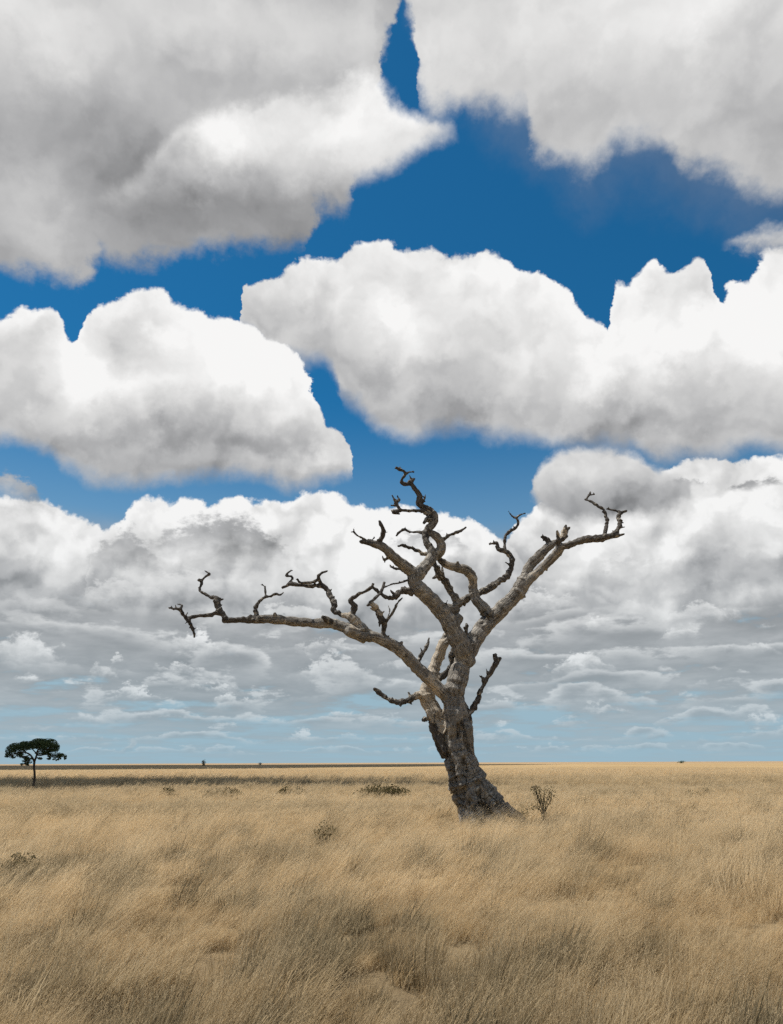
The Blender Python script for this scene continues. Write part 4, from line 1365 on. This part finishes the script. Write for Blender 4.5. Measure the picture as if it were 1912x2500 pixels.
# the flat-topped acacia on the left
def build_acacia():
    base = on_ground(83, 1923)
    Y0 = float(base[1])
    ZA = (0, 1780, 9.3333)

    def P(x, y, d=0.0):
        return at_depth(ZA[0] + x / ZA[2], ZA[1] + y / ZA[2], Y0 + d)
    m_px = Y0 / FPX / ZA[2] * 1.03
    root = empty('acacia_tree', base)
    tag(root, 'small flat-topped green acacia standing far off on the dry plain', 'tree')
    r = random.Random(11)

    def chain(pts, dd):
        s = catmull([(x, y, w) for x, y, w in pts], 4)
        n = len(s)
        return [P(q[0], q[1], dd * i / (n - 1)) for i, q in enumerate(s)], [max(q[2], 4) * m_px for q in s]
    tr = wood_obj('trunk', [chain([(764, 1400, 27), (765, 1350, 26), (772, 1240, 25), (790, 1120, 23), (790, 1000, 22), (775, 880, 22), (780, 800, 22), (785, 740, 24)], 0.0)], DARK_WOOD, root, 10)
    wood_obj('twig', [chain([(770, 1160, 12), (745, 1130, 9), (728, 1105, 5)], 0.1)], DARK_WOOD, tr)
    for pts, dd in [([(783, 750, 20), (750, 670, 19), (690, 590, 17), (610, 545, 15), (500, 530, 12), (380, 560, 9), (230, 610, 6)], -.5),
                    ([(785, 740, 22), (815, 660, 21), (840, 580, 20), (855, 500, 18), (900, 420, 13), (960, 350, 8)], .2),
                    ([(840, 590, 14), (930, 600, 12), (1040, 580, 11), (1180, 590, 9), (1300, 620, 7), (1460, 640, 5)], .6),
                    ([(750, 670, 12), (690, 690, 10), (620, 740, 8), (570, 800, 6)], -.7),
                    ([(610, 545, 12), (520, 470, 10), (400, 430, 7)], .9), ([(850, 520, 13), (1000, 480, 10), (1150, 440, 7)], -1.0),
                    ([(840, 560, 12), (760, 480, 10), (680, 400, 6)], 1.2), ([(690, 590, 10), (580, 620, 8), (450, 640, 5)], -1.1), ([(830, 640, 9), (890, 670, 7), (930, 660, 4)], -.3)]:
        wood_obj('branch', [chain(pts, dd)], DARK_WOOD, tr)
    BL = [(420, 420, 220, 95, 1.5), (250, 480, 120, 80, 1.0), (650, 375, 230, 85, 1.9), (900, 340, 210, 110, 2.0), (1100, 330, 190, 100, 1.7), (1240, 400, 110, 95, 1.2), (1120, 470, 210, 60, 1.5),
          (200, 560, 75, 55, .6), (285, 620, 70, 45, .6), (160, 620, 45, 25, .3), (450, 580, 130, 50, 1.0), (540, 640, 90, 40, .7), (660, 680, 90, 45, .7), (610, 740, 110, 45, .6), (590, 805, 80, 25, .4), (500, 810, 40, 22, .3),
          (1000, 545, 180, 35, 1.0), (1130, 620, 55, 65, .5), (1120, 680, 45, 25, .3), (1290, 590, 150, 55, .8), (1400, 600, 110, 45, .6), (1480, 645, 40, 42, .3), (1260, 690, 55, 28, .3), (900, 665, 60, 30, .4), (1340, 660, 50, 40, .3), (560, 320, 90, 45, .8), (960, 260, 150, 28, .9), (1170, 255, 60, 25, .5)]
    pts = []
    for cx, cy, rx, ry, dr in BL:
        n = int(rx * ry * dr * 0.062) + 110
        clumps = [(r.gauss(0, .5), r.gauss(0, .5), r.uniform(-1, 1)) for _ in range(max(5, n // 22))]
        for k in range(n):
            c = r.choice(clumps)
            u, w = c[0] + r.gauss(0, .26), c[1] + r.gauss(0, .26)
            q = math.hypot(u, w)
            if q > 1.15:
                u, w = u / q * 1.1, w / q * 1.1
            pts.append(P(cx + u * rx, cy + w * ry, c[2] * dr * .8 + r.gauss(0, .1)))
    leaves_obj('crown', pts, 0.055, 3, ACACIA_LEAF, root)
    return root


build_acacia()


def shrub(name, label, cat, px, py, wpx, hpx, leaf, mat, nleaf, seed, grp=None, stems=7, loose=.35, base_drop=0.0):
    """a low bush: several stems fanning from the ground and leaf clumps round their ends"""
    b = on_ground(px, py)
    dist = float(b[1])
    sc = (Vector(b) - Vector((0, 0, CAM_H))).dot(FWD) / FPX
    w, h = wpx * sc / 2, hpx * sc - GZ
    root = empty(name, (b[0], b[1], ground_h(b[0], b[1])))
    tag(root, label, cat, grp)
    r = random.Random(seed)
    chains, pts = [], []
    z0 = root.location.z
    for k in range(stems):
        a = r.uniform(0, 6.28)
        e = Vector((b[0] + w * r.uniform(-.85, .85), b[1] + w * .6 * math.sin(a), z0 + h * r.uniform(.5, .92)))
        s = Vector((b[0] + (e.x - b[0]) * .25, b[1] + (e.y - b[1]) * .25, z0 - .03))
        mid = (s + e) / 2 + Vector((r.uniform(-.1, .1) * w, 0, h * .08))
        c = catmull([(*s, 1), (*mid, .7), (*e, .3)], 3)
        chains.append(([q[:3] for q in c], [q[3] * max(.008, min(w, h) * .035) for q in c]))
        for i in range(nleaf // stems):
            t = r.uniform(.15, 1.05)
            p = s.lerp(e, t)
            k_ = loose * min(w, h * 1.6)
            q = p + Vector((r.gauss(0, k_), r.gauss(0, k_), r.gauss(0, h * .13)))
            q.z = max(z0 + .02, min(q.z, z0 + h * (1.05 - .35 * ((q.x - b[0]) / (w + 1e-6)) ** 2)))
            pts.append(q)
    wood_obj('stem', chains, STEM_WOOD, root, 5, seed)
    leaves_obj('foliage', pts, leaf, seed, mat, root)
    return root


# sapling to the right of the trunk
def build_sapling():
    base = on_ground(1326, 1990)
    Y0 = float(base[1])
    root = empty('sapling', base)
    tag(root, 'thin brown upright sapling with sparse leaves right of the dead tree', 'shrub')
    sc = (Vector(base) - Vector((0, 0, CAM_H))).dot(FWD) / FPX
    r = random.Random(5)

    def P(x, y, d=0.0):
        return at_depth(880 + x / 3.2308, 1480 + y / 3.2308, Y0 + d)
    pts = []
    for k, (line, dd) in enumerate([([(1440, 1690), (1440, 1650), (1425, 1580), (1400, 1520), (1385, 1450), (1372, 1425)], -.2), ([(1440, 1650), (1438, 1570), (1420, 1500), (1412, 1440)], .15),
                                    ([(1445, 1690), (1445, 1650), (1462, 1570), (1478, 1500), (1500, 1440)], .1), ([(1445, 1650), (1470, 1590), (1500, 1530), (1512, 1470)], -.25),
                                    ([(1440, 1650), (1410, 1600), (1370, 1580), (1350, 1600)], .2), ([(1442, 1640), (1448, 1540), (1452, 1450)], .3), ([(1425, 1560), (1400, 1500), (1360, 1440)], .25)]):
        s = catmull([(x, y) for x, y in line], 4)
        n = len(s)
        pos = [P(q[0], q[1], dd * i / (n - 1)) for i, q in enumerate(s)]
        wood_obj('stem', [(pos, [0.022 * (1 - .7 * i / n) for i in range(n)])], STEM_WOOD, root, 6, k)
        for i, p in enumerate(pos):
            t = i / n
            for _ in range(int(4 + 14 * t)):
                j = .05 + .05 * t
                pts.append((p[0] + r.gauss(0, j), p[1] + r.gauss(0, j), p[2] + r.gauss(0, .06)))
    leaves_obj('foliage', pts, 0.030, 6, OLIVE_LEAF, root)


build_sapling()

G1 = 'low dark shrubs scattered beyond the dead tree'
shrub('low_shrub', 'widest low dark shrub, left of the trunk foot in the grass', 'shrub', 935, 1938, 110, 22, .075, SCRUB_LEAF, 2600, 21, G1, 14)
shrub('low_shrub', 'flat-topped low dark shrub, next left of the widest one', 'shrub', 713, 1936, 54, 15, .055, SCRUB_LEAF, 1300, 22, G1, 9)
shrub('low_shrub', 'long thin low shrub between the acacia and the flat-topped shrub', 'shrub', 535, 1940, 84, 14, .055, SCRUB_LEAF, 1500, 23, G1, 11, .45)
shrub('low_shrub', 'short round low shrub, first one right of the acacia', 'shrub', 412, 1938, 38, 14, .055, SCRUB_LEAF, 900, 24, G1, 8)
shrub('low_shrub', 'tiny dark shrub out on the plain right of the sapling', 'shrub', 1722, 1931, 20, 8, .05, SCRUB_LEAF, 200, 25, G1, 5)
shrub('low_shrub', 'pale brown low shrub far right of the sapling, left of the tiny one', 'shrub', 1690, 1938, 34, 11, .05, OLIVE_LEAF, 280, 26, G1, 6)
shrub('scrub_tuft', 'small leafy tuft growing against the right root of the dead tree', 'plant', 1273, 1990, 34, 19, .035, OLIVE_LEAF, 420, 27, None, 8)
shrub('grass_tussock', 'dark brown tussock in the grass at the far left, below the acacia', 'plant', 48, 2110, 66, 34, .035, SCRUB_LEAF, 900, 28, None, 10, .3)
shrub('grass_tussock', 'dark brown tussock sticking up midway between acacia and dead tree', 'plant', 792, 2045, 50, 32, .030, SCRUB_LEAF, 420, 29, None, 8, .3)

# single trees and bushes on the horizon
shrub('distant_tree', 'tiny dark tree standing up from the horizon line', 'tree', 498, 1868.5, 12, 13, .5, SCRUB_LEAF, 260, 31, None, 5, .25)
shrub('distant_bush', 'tiny dark low bush on the horizon right of the tiny tree', 'bush', 636, 1866.5, 10, 5, .45, SCRUB_LEAF, 180, 32, None, 4)
shrub('distant_bush', 'tiny grey-green bush on the horizon far right of the dead tree', 'bush', 1663, 1862.8, 20, 6, .5, ACACIA_LEAF, 240, 33, None, 6)
